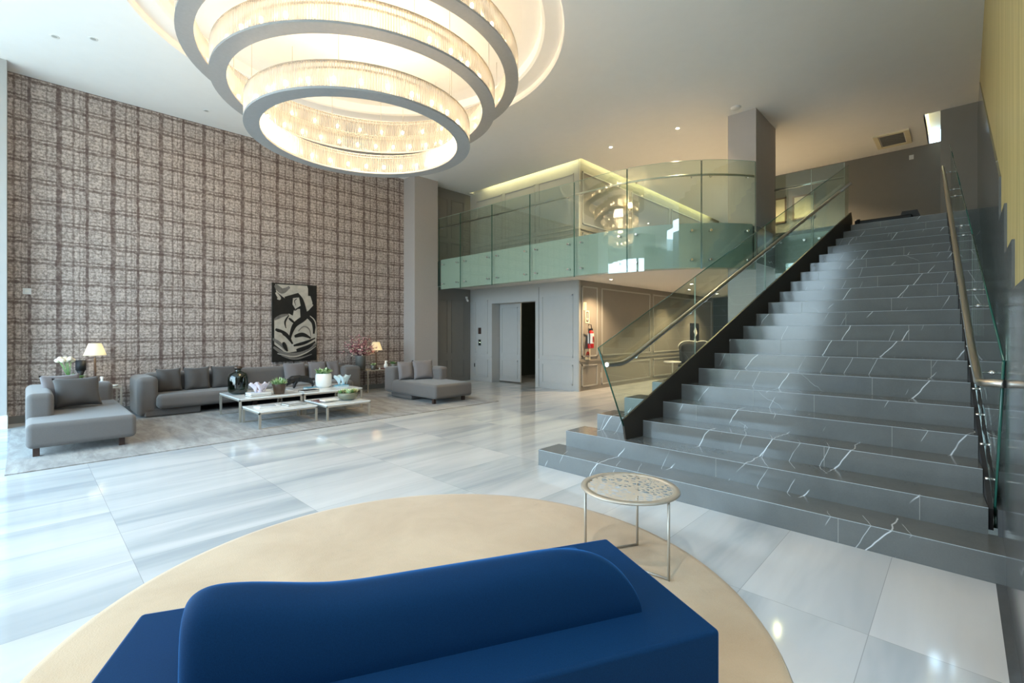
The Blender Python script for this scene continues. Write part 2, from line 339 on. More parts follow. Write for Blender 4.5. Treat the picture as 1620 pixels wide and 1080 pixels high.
# ------------------------------------------------------------------ mesh building
class MB:
    def __init__(s): s.bm = bmesh.new(); s.mats = []
    def mi(s, mat):
        if mat not in s.mats: s.mats.append(mat)
        return s.mats.index(mat)
    def face(s, pts, mat, smooth=False):
        vs = [s.bm.verts.new(p) for p in pts]
        try: f = s.bm.faces.new(vs)
        except ValueError: return
        f.material_index = s.mi(mat); f.smooth = smooth; return f
    def box(s, a, b, mat, M=None, bevel=0, seg=2):
        a = Vector(a); b = Vector(b); lo = Vector([min(a[i], b[i]) for i in range(3)]); hi = Vector([max(a[i], b[i]) for i in range(3)])
        t = bmesh.new(); bmesh.ops.create_cube(t, size=1)
        for v in t.verts: v.co = Vector([lo[i] + (v.co[i] + .5) * (hi[i] - lo[i]) for i in range(3)])
        if bevel: bmesh.ops.bevel(t, geom=t.edges[:] , offset=bevel, segments=seg, affect='EDGES', profile=0.5)
        if M:
            for v in t.verts: v.co = M @ v.co
        s.merge(t, mat, smooth=bool(bevel) and seg > 1)
    def merge(s, t, mat, smooth=False):
        k = s.mi(mat); m = {}
        for v in t.verts: m[v] = s.bm.verts.new(v.co)
        for f in t.faces:
            try: g = s.bm.faces.new([m[v] for v in f.verts]); g.material_index = k; g.smooth = smooth
            except ValueError: pass
        t.free()
    def prism(s, pts, dvec, mat, cap=True):
        d = Vector(dvec); p = [Vector(q) for q in pts]; n = len(p)
        k = s.mi(mat); lo = [s.bm.verts.new(q) for q in p]; hi = [s.bm.verts.new(q + d) for q in p]
        fs = [s.bm.faces.new([lo[i], lo[(i + 1) % n], hi[(i + 1) % n], hi[i]]) for i in range(n)]
        if cap: fs += [s.bm.faces.new(lo[::-1]), s.bm.faces.new(hi)]
        for f in fs: f.material_index = k
        return fs
    def lathe(s, prof, c, mat, seg=24, smooth=True, axis='z', sc=(1, 1)):
        k = s.mi(mat); rings = []
        for r, z in prof:
            rings.append([s.bm.verts.new((c[0] + r * cos(2 * PI * i / seg) * sc[0], c[1] + r * sin(2 * PI * i / seg) * sc[1], c[2] + z)) for i in range(seg)] if r > 1e-6 else [s.bm.verts.new((c[0], c[1], c[2] + z))])
        for A, B in zip(rings, rings[1:]):
            for i in range(seg):
                j = (i + 1) % seg
                if len(A) == 1 and len(B) == 1: continue
                if len(A) == 1: q = [A[0], B[j], B[i]]
                elif len(B) == 1: q = [A[i], A[j], B[0]]
                else: q = [A[i], A[j], B[j], B[i]]
                f = s.bm.faces.new(q); f.material_index = k; f.smooth = smooth
    def tube(s, pts, r, mat, seg=10, caps=True):
        pts = [Vector(p) for p in pts]; k = s.mi(mat); rings = []; n = len(pts)
        rr = r if isinstance(r, (list, tuple)) else [r] * n
        up = Vector((0, 0, 1))
        for i, p in enumerate(pts):
            d = (pts[min(i + 1, n - 1)] - pts[max(i - 1, 0)]).normalized()
            u = d.cross(up)
            if u.length < 1e-3: u = d.cross(Vector((1, 0, 0)))
            u.normalize(); w = d.cross(u)
            rings.append([s.bm.verts.new(p + (u * cos(2 * PI * j / seg) + w * sin(2 * PI * j / seg)) * rr[i]) for j in range(seg)])
        for A, B in zip(rings, rings[1:]):
            for j in range(seg):
                f = s.bm.faces.new([A[j], A[(j + 1) % seg], B[(j + 1) % seg], B[j]]); f.material_index = k; f.smooth = True
        if caps:
            for q in (rings[0][::-1], rings[-1]):
                f = s.bm.faces.new(q); f.material_index = k
    def grid(s, fn, nu, nv, mat, smooth=True):
        k = s.mi(mat); V = [[s.bm.verts.new(fn(i / nu, j / nv)) for j in range(nv + 1)] for i in range(nu + 1)]
        for i in range(nu):
            for j in range(nv):
                f = s.bm.faces.new([V[i][j], V[i + 1][j], V[i + 1][j + 1], V[i][j + 1]]); f.material_index = k; f.smooth = smooth
    def ball(s, c, r, mat, seg=10, rings=6, sc=(1, 1, 1)):
        t = bmesh.new(); bmesh.ops.create_uvsphere(t, u_segments=seg, v_segments=rings, radius=r)
        for v in t.verts: v.co = Vector((v.co.x * sc[0] + c[0], v.co.y * sc[1] + c[1], v.co.z * sc[2] + c[2]))
        s.merge(t, mat, True)
    def leaf(s, base, tip, w, mat, bend=0.0, side=None):
        b0 = Vector(base); t0 = Vector(tip); d = t0 - b0
        u = side or d.cross(Vector((0, 0, 1)))
        if u.length < 1e-4: u = Vector((1, 0, 0))
        u = u.normalized(); n = d.cross(u).normalized(); k = s.mi(mat); rows = []
        for i in range(6):
            t = i / 5; c = b0 + d * t + Vector((0, 0, -bend * t * t)); ww = w * math.sin(PI * min(0.97, 0.12 + t * 0.88)) ** 0.8
            rows.append([s.bm.verts.new(c - u * ww / 2), s.bm.verts.new(c + Vector(n) * (-ww * 0.15)), s.bm.verts.new(c + u * ww / 2)])
        for A, B in zip(rows, rows[1:]):
            for j in range(2):
                f = s.bm.faces.new([A[j], A[j + 1], B[j + 1], B[j]]); f.material_index = k; f.smooth = True
    def build(s, name, parent=None, root=None, normals=True, wn=False, solid=0):
        if normals: bmesh.ops.recalc_face_normals(s.bm, faces=s.bm.faces[:])
        off = Vector(root.location) if root else Vector((0, 0, 0))
        if root:
            for v in s.bm.verts: v.co -= off
        me = bpy.data.meshes.new(name); s.bm.to_mesh(me); s.bm.free()
        for q in s.mats: me.materials.append(MATS[q])
        o = bpy.data.objects.new(name, me); COL.objects.link(o)
        if parent: o.parent = parent
        if wn: o.modifiers.new('wn', 'WEIGHTED_NORMAL').keep_sharp = True
        if solid:
            md = o.modifiers.new('solid', 'SOLIDIFY'); md.thickness = solid
        return o
def tag(o, label=None, cat=None, group=None, kind=None):
    if label: o['label'] = label
    if cat: o['category'] = cat
    if group: o['group'] = group
    if kind: o['kind'] = kind
    return o
def thing(name, loc, label, cat, group=None):
    o = bpy.data.objects.new(name, None); COL.objects.link(o); o.location = loc; o.empty_display_size = 0.1
    return tag(o, label, cat, group)
def single(mb, name, label, cat, group=None, **k):
    return tag(mb.build(name, **k), label, cat, group)
def struct(mb, name, label=None, **k):
    return tag(mb.build(name, **k), label, kind='structure')
def copy_tree(o, parent=None):
    c = o.copy(); COL.objects.link(c)
    if parent: c.parent = parent
    for ch in [x for x in o.children]: copy_tree(ch, c)
    return c

# ------------------------------------------------------------------ dimensions
CZ = 5.73                 # ceiling
MZ = 3.50                 # mezzanine floor
XL = -11.16               # plaid wall
YB = 9.60                 # wall with the door
XB = -6.90                # corner of the block
CH = (-6.25, 3.41)        # chandelier axis
YF = 14.12                # far wall upstairs
def XI(y): return -2.643 + 0.1718 * (y - 4)      # left ends of the treads
def XR(y): return 0.146 - 0.0476 * (y - 4)       # right ends of the treads
Y1, TR, RI, NS = 4.0, 0.354, 0.175, 20
def nose(y): return RI + (y - Y1) * RI / TR
def XW(y): return 0.190 + 0.0035 * y             # right wall

# ------------------------------------------------------------------ floor
mb = MB(); mb.box((-20, FY, -0.2), (0.9, 24, 0), 'floor_marble'); struct(mb, 'floor')
mb = MB(); mb.prism([(0.150, -0.5, 0), (0.150, Y1, 0), (0.80, Y1, 0), (0.80, -0.5, 0)], (0, 0, 0.004), 'wall_marble')
struct(mb, 'trim_1', 'dark marble border strip beside the first step')

# ------------------------------------------------------------------ ceiling with the round recess and light coves
def holed_plane(outer, holes, z, mat, th=0.0):
    bm = bmesh.new(); edges = []
    for lp in [outer] + holes:
        vs = [bm.verts.new((x, y, z)) for x, y in lp]
        edges += [bm.edges.new((vs[i], vs[(i + 1) % len(vs)])) for i in range(len(vs))]
    bmesh.ops.triangle_fill(bm, use_beauty=True, use_dissolve=False, edges=edges)
    return bm
def circle(c, r, n=96): return [(c[0] + r * cos(2 * PI * i / n), c[1] + r * sin(2 * PI * i / n)) for i in range(n)]
cove1 = [(-10.84, 9.40), (-6.68, 9.40), (-6.68, 19.0), (XB + .004, 19.0), (XB + .004, YB - .004), (-10.84, YB - .004)]
cove2 = [(-0.51, 12.14), (0.30, 12.14), (0.30, 12.16), (-0.29, 12.16), (-0.29, 14.08), (-0.51, 14.08)]
vent = [(-1.36, 12.76), (-0.79, 12.76), (-0.79, 13.66), (-1.36, 13.66)]
t = holed_plane([(-13, FY), (1.2, FY), (1.2, 24), (-13, 24)], [circle(CH, 2.89), cove1, cove2], CZ, 'x')
mb = MB(); mb.merge(t, 'paint_ceiling')
def ringstep(r0, z0, r1, z1, n=96):
    k = mb.mi('paint_ceiling'); A = [mb.bm.verts.new((x, y, z0)) for x, y in circle(CH, r0)]; B = [mb.bm.verts.new((x, y, z1)) for x, y in circle(CH, r1)]
    for i in range(n):
        f = mb.bm.faces.new([A[i], A[(i + 1) % n], B[(i + 1) % n], B[i]]); f.material_index = k; f.smooth = False
PR = [(2.89, CZ), (2.87, CZ + .03), (2.87, CZ + .10), (2.62, CZ + .11), (2.58, CZ + .13), (2.56, CZ + .26), (2.30, CZ + .28), (0.01, CZ + .28)]
for (r0, z0), (r1, z1) in zip(PR, PR[1:]): ringstep(r0, z0, r1, z1)
struct(mb, 'ceiling', normals=False)
mb = MB()  # cove roofs and cheeks
mb.box((-10.84, 9.38, CZ + .005), (-6.66, 9.40, CZ + .28), 'white_plaster'); mb.box((-6.68, 9.40, CZ + .005), (-6.66, 19, CZ + .28), 'white_plaster')
mb.box((-10.9, 9.38, CZ + .28), (-6.66, 9.64, CZ + .30), 'white_plaster'); mb.box((-10.88, 9.36, CZ), (-10.84, 9.64, CZ + .30), 'white_plaster'); mb.box((-6.92, 19.0, CZ), (-6.64, 19.04, CZ + .30), 'white_plaster'); mb.box((XB - .02, 9.6, CZ + .28), (-6.66, 19, CZ + .30), 'white_plaster')
mb.box((-0.53, 12.12, CZ + .28), (0.4, 14.12, CZ + .30), 'white_plaster'); mb.box((-0.53, 12.14, CZ), (-0.51, 14.12, CZ + .28), 'white_plaster')
struct(mb, 'trim_2', 'raised cove pockets over the ceiling slots')
mb = MB(); mb.box((-10.30, 9.405, CZ + .16), (-6.90, 9.43, CZ + .27), 'cove_light'); mb.box((-6.705, 9.65, CZ + .16), (-6.685, 18.0, CZ + .27), 'cove_light')
single(mb, 'cove_light', 'warm strip light hidden in the ceiling slot above the panelled block', 'light strip')
mb = MB(); mb.box((-0.505, 12.3, CZ + .10), (-0.48, 14.0, CZ + .25), 'cove_panel')
single(mb, 'cove_light', 'yellow strip light in the short ceiling slot at the stair head', 'light strip')

# ------------------------------------------------------------------ walls
mb = MB(); mb.box((XL - .2, -0.20, 0), (XL, 7.9, CZ), 'plaid_paper'); struct(mb, 'wall_left', 'plaid papered wall')
mb = MB(); mb.box((XL, -0.20, 0), (XL + .02, 7.4, 0.12), 'paint_dark_grey'); struct(mb, 'baseboard_left')
mb = MB(); mb.box((XL - .2, -0.62, 0), (-10.72, -0.20, CZ), 'paint_lower'); struct(mb, 'wall_pier', 'pale pier at the left end of the plaid wall')
mb = MB(); mb.box((XL - .2, -0.64, 0), (-10.62, -0.19, 0.20), 'white_plaster'); struct(mb, 'baseboard_pier')
mb = MB(); mb.box((XL - .2, 7.28, 0), (-10.63, 8.05, CZ), 'stucco'); struct(mb, 'wall_column_left', 'stucco column at the right end of the plaid wall')
# alcove wall behind the column
mb = MB(); mb.box((-11.3, 8.05, 0), (-11.02, YB, CZ), 'paint_dark_grey')
for z0, z1 in ((0.14, 0.66), (0.86, 2.45), (3.7, 4.15), (4.3, 5.45)):
    for (ya, yb) in ((8.2, 8.7), (8.85, 9.33)):
        for a, c in (((ya, z0), (yb, z0 + .02)), ((ya, z1 - .02), (yb, z1)), ((ya, z0), (ya + .02, z1)), ((yb - .02, z0), (yb, z1))):
            mb.box((-11.02, a[0], a[1]), (-11.005, c[0], c[1]), 'paint_dark_grey')
struct(mb, 'wall_alcove', 'dark panelled alcove wall between column and door wall')

def mould_x(mb, x0, x1, z0, z1, y, mat, w=0.028, d=0.014):     # moulding frame on a wall facing -Y
    for a, c in (((x0, z0), (x1, z0 + w)), ((x0, z1 - w), (x1, z1)), ((x0, z0), (x0 + w, z1)), ((x1 - w, z0), (x1, z1))):
        mb.box((a[0], y - d, a[1]), (c[0], y, c[1]), mat)
def mould_y(mb, y0, y1, z0, z1, x, mat, w=0.028, d=0.014, sgn=1):
    for a, c in (((y0, z0), (y1, z0 + w)), ((y0, z1 - w), (y1, z1)), ((y0, z0), (y0 + w, z1)), ((y1 - w, z0), (y1, z1))):
        mb.box((x, a[0], a[1]), (x + d * sgn, c[0], c[1]), mat)

DX0, DX1, DZ = -10.05, -8.34, 2.33      # doorway
TOP = CZ + .28
mb = MB()
mb.box((-11.3, YB, 0), (DX0, YB + .32, MZ), 'paint_lower'); mb.box((DX1, YB, 0), (XB, YB + .32, MZ), 'paint_lower'); mb.box((DX0, YB, DZ), (DX1, YB + .32, MZ), 'paint_lower')
mould_x(mb, -8.10, -7.08, 0.14, 0.66, YB, 'paint_lower'); mould_x(mb, -8.10, -7.08, 0.84, 2.45, YB, 'paint_lower')
mould_x(mb, -10.78, -10.22, 0.14, 0.66, YB, 'paint_lower'); mould_x(mb, -10.78, -10.22, 0.84, 2.45, YB, 'paint_lower')
for x0, x1 in ((-10.84, DX0 - .02), (DX1 + .02, XB)):
    mb.box((x0, YB - .018, 0.735), (x1, YB, 0.765), 'paint_lower')
mb.box((DX1 + .12, YB - .006, 0.02), (DX1 + .135, YB, 2.7), 'paint_dark_grey')
struct(mb, 'wall_door', 'pale panelled lower wall around the sliding door')
mb = MB()
mb.box((-11.3, YB, MZ), (XB, YB + .32, TOP), 'paint_greige')
for x0, x1 in ((-10.72, -9.62), (-9.5, -8.35), (-8.22, -7.05)):
    mould_x(mb, x0, x1, 4.20, 5.50, YB, 'paint_greige'); mould_x(mb, x0, x1, 3.62, 4.00, YB, 'paint_greige')
mb.box((-10.84, YB - .018, 4.08), (XB, YB, 4.11), 'paint_greige')
struct(mb, 'wall_upper', 'panelled upper wall behind the balcony')
mb = MB()                                                        # wall running back from the corner, both storeys
mb.box((XB - .3, YB + .32, 0), (XB, 18.4, MZ), 'paint_taupe'); mb.box((XB - .3, YB + .32, MZ), (XB, 22, TOP), 'paint_taupe')
mb.box((XB - .02, YB, 0), (XB + .001, YB + .33, TOP), 'paint_taupe')
for y0, y1 in ((9.72, 10.42), (10.62, 13.3), (13.5, 18.2)):
    mould_y(mb, y0, y1, 0.10, 0.66, XB, 'paint_greige', 0.035, 0.02); mould_y(mb, y0, y1, 0.86, 2.66, XB, 'paint_greige', 0.035, 0.02)
for y0, y1 in ((9.75, 12.0), (12.2, 14.6), (14.8, 17.5), (17.7, 21)):
    mould_y(mb, y0, y1, 4.22, 5.55, XB, 'paint_greige', 0.035, 0.02); mould_y(mb, y0, y1, 3.62, 4.0, XB, 'paint_greige', 0.035, 0.02)
mb.box((XB, YB, 0.735), (XB + .022, 18.4, 0.77), 'paint_taupe'); mb.box((XB, YB + .05, 4.08), (XB + .022, 22, 4.12), 'paint_taupe')
mb.box((XB - .03, YB - .012, 0), (XB + .014, YB + .05, TOP), 'paint_greige')
struct(mb, 'wall_block', 'taupe panelled wall running back under and over the mezzanine')
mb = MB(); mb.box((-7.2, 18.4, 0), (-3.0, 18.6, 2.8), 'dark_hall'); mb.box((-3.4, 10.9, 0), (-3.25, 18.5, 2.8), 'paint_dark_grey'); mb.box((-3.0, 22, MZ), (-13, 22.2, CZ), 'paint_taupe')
struct(mb, 'wall_far', 'dark end wall below the mezzanine')
mb = MB(); mb.box((-3.70, YF, MZ), (0.6, YF + .2, CZ), 'paint_dark_grey')
struct(mb, 'wall_stair_head', 'dark grey wall at the head of the stairs')
mb = MB(); mb.box((-0.28, 12.13, MZ), (0.6, YF, TOP), 'paint_taupe'); struct(mb, 'wall_stair_side', 'taupe wall block beside the stair head')
mb = MB(); mb.prism([(XW(2.6), 2.6, 0), (XW(12.2), 12.2, 0), (2.4, 12.2, 0), (2.4, 2.6, 0)], (0, 0, CZ), 'gold_wall')
struct(mb, 'wall_right', 'gold fabric wall above the dark marble cladding')
# stepped marble cladding on the right wall
mb = MB()
def clad(y0, y1, z): mb.prism([(XW(y0) - .012, y0, 0), (XW(y1) - .012, y1, 0), (XW(y1) + .01, y1, 0), (XW(y0) + .01, y0, 0)], (0, 0, z), 'wall_marble')
clad(2.6, 3.55, 1.72); clad(3.55, 4.17, 1.98); clad(4.17, 4.79, 2.29)
mb.prism([(XW(4.79) - .012, 4.79, 0), (XW(4.79) - .012, 4.79, 2.60), (XW(10.6) - .012, 10.6, 5.50), (XW(12.2) - .012, 12.2, 5.50), (XW(12.2) - .012, 12.2, 0)], (.02, 0, 0), 'wall_marble')
struct(mb, 'trim_3', 'dark marble cladding stepping up the right wall')
# rear and far enclosing walls, unseen; painted dark to limit bounce light
mb = MB(); mb.box((XL - .2, FY - .2, 4.7), (-1.4, FY, CZ), 'paint_lower'); mb.box((-1.4, FY - .2, 5.2), (2.4, FY, CZ), 'white_plaster'); mb.box((-3.2, FY - .2, 0), (2.4, FY, 5.2), 'paint_dark_grey'); mb.box((2.4, FY, 0), (2.6, 2.6, CZ), 'paint_dark_grey')
mb.box((XL - .2, FY, 3.2), (XL, -0.62, CZ), 'paint_lower')  # wall added above the west window to cut its daylight
struct(mb, 'wall_rear')
def window_frame(name, x0, x1, y0, y1, n):
    mb = MB()
    for i in range(n + 1):
        t = i / n; x = x0 + (x1 - x0) * t; y = y0 + (y1 - y0) * t; mb.box((x - .04, y - .05, 0), (x + .04, y + .05, 5.2), 'paint_dark_grey')
    for z in (0.0, 2.6, 5.14): mb.box((x0 - .03, y0 - .03, z), (x1 + .03, y1 + .03, z + .06), 'paint_dark_grey')
    struct(mb, name, 'tall daylight window of the front facade')
window_frame('window_1', XL, -3.2, FY - .1, FY - .1, 5); window_frame('window_2', XL - .1, XL - .1, FY, -0.62, 2)

# hall behind the sliding door
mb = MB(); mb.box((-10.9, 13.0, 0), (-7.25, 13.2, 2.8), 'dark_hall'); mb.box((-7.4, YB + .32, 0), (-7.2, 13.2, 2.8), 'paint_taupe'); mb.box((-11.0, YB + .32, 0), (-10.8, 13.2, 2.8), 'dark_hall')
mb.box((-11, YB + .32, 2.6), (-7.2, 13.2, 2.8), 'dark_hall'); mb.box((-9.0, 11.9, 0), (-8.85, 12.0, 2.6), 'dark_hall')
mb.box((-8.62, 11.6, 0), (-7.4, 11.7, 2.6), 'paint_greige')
struct(mb, 'wall_hall', 'dim hall seen through the sliding door gap')
DRW = 'paint_lower'
d = thing('door_1', (-9.62, YB + .36, 0), 'pale panelled sliding door leaf standing half open', 'door'); d['kind'] = 'structure'
mb = MB(); mb.box((DX0 + .0, YB + .33, 0.03), (-9.20, YB + .375, DZ + .05), DRW); mould_x(mb, -9.96, -9.30, 0.14, 0.66, YB + .33, DRW); mould_x(mb, -9.96, -9.30, 0.84, 2.22, YB + .33, DRW)
mb.build('door_leaf', d, d)
r_ = thing('stair_railing', (-8.7, 11.2, 0), 'thin metal railing in the dim hall behind the sliding door', 'railing')
mb = MB(); mb.box((-9.4, 11.19, .98), (-7.9, 11.21, 1.01), 'champagne'); mb.build('rail', r_, r_); mb = MB(); mb.box((-9.4, 11.17, 0.0), (-7.9, 11.23, .08), 'black'); mb.build('curb', r_, r_)
for i in range(14):
    mb = MB(); mb.box((-9.35 + i * .11, 11.193, .08), (-9.338 + i * .11, 11.207, .98), 'champagne'); mb.build('baluster', r_, r_)
point('hall_lamp', (-8.0, 10.6, 2.3), 9, (1, .85, .6), .1)

# ------------------------------------------------------------------ mezzanine slab, fascia, glass
EDGE = [(-10.63, 8.17), (-5.2, 8.20), (-4.66, 8.20), (-4.30, 8.27), (-3.97, 8.42), (-3.72, 8.62), (-3.50, 8.83), (-3.28, 9.10), (-3.08, 9.36), (-2.86, 9.52)]
def smooth_path(pts, n=5):
    out = []
    P = [Vector((*p, 0)) for p in pts]
    for i in range(len(P) - 1):
        p0, p1, p2, p3 = P[max(i - 1, 0)], P[i], P[i + 1], P[min(i + 2, len(P) - 1)]
        for k in range(n):
            t = k / n
            q = 0.5 * ((2 * p1) + (p2 - p0) * t + (2 * p0 - 5 * p1 + 4 * p2 - p3) * t * t + (3 * p1 - p0 - 3 * p2 + p3) * t ** 3)
            out.append((q.x, q.y))
    out.append(pts[-1]); return out
curve = [(-7.9, 8.19)] + [(-5.2 + 2.73 * sin(a * R(59) / 28), 10.93 - 2.73 * cos(a * R(59) / 28)) for a in range(29)]
path = [(-10.63, 8.19)] + curve
slab = path + [(-2.78, 9.60), (-2.76, 10.73), (-1.49, 10.73), (0.27, 10.73), (0.27, 24), (-13, 24), (-13, YB + .35), (XB - .1, YB + .35), (XB - .1, YB), (-11.0, YB), (-11.0, 8.17)]
def poly_slab(pts, z0, z1, mat, matb=None):
    mb = MB(); bm = holed_plane(pts, [], z0, None); bm2 = holed_plane(pts, [], z1, None)
    mb.merge(bm, matb or mat); mb.merge(bm2, mat); k = mb.mi(mat)
    n = len(pts)
    for i in range(n):
        a, b_ = pts[i], pts[(i + 1) % n]; mb.face([(*a, z0), (*b_, z0), (*b_, z1), (*a, z1)], mat)
    return mb
struct(poly_slab(slab, 2.80, MZ, 'stair_marble', 'slab_white'), 'floor_mezzanine', 'mezzanine slab with pale underside')
def offset_path(p, d):
    out = []
    for i, q in enumerate(p):
        a = Vector(p[max(i - 1, 0)]); b_ = Vector(p[min(i + 1, len(p) - 1)]); t = (b_ - a).normalized(); nrm = Vector((t.y, -t.x))
        out.append((q[0] + nrm.x * d, q[1] + nrm.y * d))
    return out
def wall_strip(mb, p, z0, z1, th, mat, d0=0.0):
    a = offset_path(p, d0); b_ = offset_path(p, d0 + th)
    for i in range(len(p) - 1):
        mb.face([(*a[i], z0), (*a[i + 1], z0), (*a[i + 1], z1), (*a[i], z1)], mat, True); mb.face([(*b_[i], z0), (*b_[i + 1], z0), (*b_[i + 1], z1), (*b_[i], z1)], mat, True)
        mb.face([(*a[i], z0), (*a[i + 1], z0), (*b_[i + 1], z0), (*b_[i], z0)], mat); mb.face([(*a[i], z1), (*a[i + 1], z1), (*b_[i + 1], z1), (*b_[i], z1)], mat)
    for i in (0, len(p) - 1): mb.face([(*a[i], z0), (*b_[i], z0), (*b_[i], z1), (*a[i], z1)], mat)
mb = MB(); wall_strip(mb, path, 2.70, MZ + .03, .03, 'fascia_green', 0.002); struct(mb, 'trim_4', 'pale green fascia on the mezzanine edge')
mb = MB(); wall_strip(mb, [(-2.76, 10.73), (-1.50, 10.73)], 2.70, MZ - .06, .03, 'fascia_green', 0.002); wall_strip(mb, [(-2.76, 10.73), (-1.50, 10.73)], MZ - .06, MZ + .02, .034, 'paint_dark_grey', 0.002)
struct(mb, 'trim_5', 'fascia on the slab edge between column and stair head')
# glass guard
def plen(p):
    s = [0]
    for a, b_ in zip(p, p[1:]): s.append(s[-1] + math.dist(a, b_))
    return s
def at_u(u):   # cut the path where the given bearing crosses it
    s = 0.7213 + (u - 810) / 739.4 * 0.6926; rx = -0.6926 + (u - 810) / 739.4 * 0.7213; k = rx / s
    for i in range(len(path) - 1):
        (x0, y0), (x1, y1) = path[i], path[i + 1]; f0 = x0 - k * y0; f1 = x1 - k * y1
        if f0 * f1 <= 0 and f0 != f1: return i, f0 / (f0 - f1)
    return None
GOFF = 0.10
g = thing('glass_balustrade', (-7.7, 8.05, 2.68), 'clear green-tinted glass guard along the balcony edge with a slim rail', 'balustrade')
cuts = [(0, 0.0)] + [at_u(u) for u in (733, 783, 843, 913, 995, 1107)] + [(len(path) - 2, 1.0)]
gp_ = offset_path(path, GOFF)
for (i0, t0), (i1, t1) in zip(cuts, cuts[1:]):
    def pt(i, t, P): return (P[i][0] + (P[i + 1][0] - P[i][0]) * t, P[i][1] + (P[i + 1][1] - P[i][1]) * t)
    seg = [pt(i0, t0, path)] + [path[k] for k in range(i0 + 1, i1 + 1)] + [pt(i1, t1, path)]
    seg = [q for k, q in enumerate(seg) if k == 0 or math.dist(q, seg[k - 1]) > 0.02]
    # shorten by a small joint gap at both ends
    a = Vector(seg[0]); b_ = Vector(seg[1]); seg[0] = tuple(a + (b_ - a).normalized() * .006)
    a = Vector(seg[-1]); b_ = Vector(seg[-2]); seg[-1] = tuple(a + (b_ - a).normalized() * .006)
    mb = MB(); wall_strip(mb, seg, 2.66, 4.68, .014, 'pane_glass', GOFF)
    pane = mb.build('glass_pane', g, g)
    mb = MB(); e0 = offset_path(seg, GOFF + .007)
    for q in (e0[0], e0[-1]): mb.box((q[0] - .0045, q[1] - .0045, 2.665), (q[0] + .0045, q[1] + .0045, 4.675), 'glass_edge')
    for z in (4.682, 3.545): pass
    mb.tube([(x, y, 4.682) for x, y in e0], .005, 'glass_edge_light', 4)
    tag(mb.build('pane_edge', g, g), 'dark green polished glass edges')
    s = plen(seg)
    ends = (0.16, s[-1] - 0.16)
    for dd in ends:
        for z in (3.38, 2.84):
            k = max(i for i in range(len(s) - 1) if s[i] <= dd); t_ = (dd - s[k]) / (s[k + 1] - s[k]); q = (seg[k][0] + (seg[k + 1][0] - seg[k][0]) * t_, seg[k][1] + (seg[k + 1][1] - seg[k][1]) * t_)
            tv = (Vector(seg[k + 1]) - Vector(seg[k])).normalized(); nv = Vector((tv.y, -tv.x))
            mb = MB(); mb.tube([(q[0] + nv.x * .035, q[1] + nv.y * .035, z), (q[0] + nv.x * .126, q[1] + nv.y * .126, z)], .022, 'chrome', 12); mb.build('standoff', g, g)
        q2 = (q[0] + nv.x * (GOFF - .03), q[1] + nv.y * (GOFF - .03))
        mb = MB(); mb.tube([(q[0] + nv.x * (GOFF + .03), q[1] + nv.y * (GOFF + .03), 4.37), (q2[0], q2[1], 4.37), (q2[0] - nv.x * .03, q2[1] - nv.y * .03, 4.40)], .009, 'chrome', 8); mb.build('rail_bracket', g, g)
mb = MB(); mb.tube([(x, y, 4.425) for x, y in offset_path(path, GOFF - .05)], .022, 'steel', 12); mb.build('handrail', g, g)
# guard between column and stair head
g = thing('glass_balustrade', (-2.1, 10.62, 2.68), 'short glass guard between the right column and the stair head', 'balustrade')
for x0, x1 in ((-2.74, -2.10), (-2.09, -1.57)):
    mb = MB(); mb.box((x0, 10.60, 2.68), (x1, 10.614, 4.66), 'pane_glass'); mb.build('glass_pane', g, g)
    mb = MB(); mb.box((x1 - .004, 10.60, 2.68), (x1 + .004, 10.615, 4.66), 'glass_edge_light'); mb.build('pane_edge', g, g)
    for x in (x0 + .12, x1 - .12):
        mb = MB(); mb.tube([(x, 10.73, 3.30), (x, 10.58, 3.30)], .022, 'chrome', 12); mb.build('standoff', g, g)
mb = MB(); mb.tube([(-2.76, 10.66, 4.40), (-1.57, 10.66, 4.40)], .022, 'chrome', 12); mb.build('handrail', g, g)

# ------------------------------------------------------------------ right column
mb = MB(); mb.box((-3.30, 9.56, 0), (-2.79, 10.85, CZ), 'paint_column'); struct(mb, 'wall_column_right', 'square column between balcony and stairs')

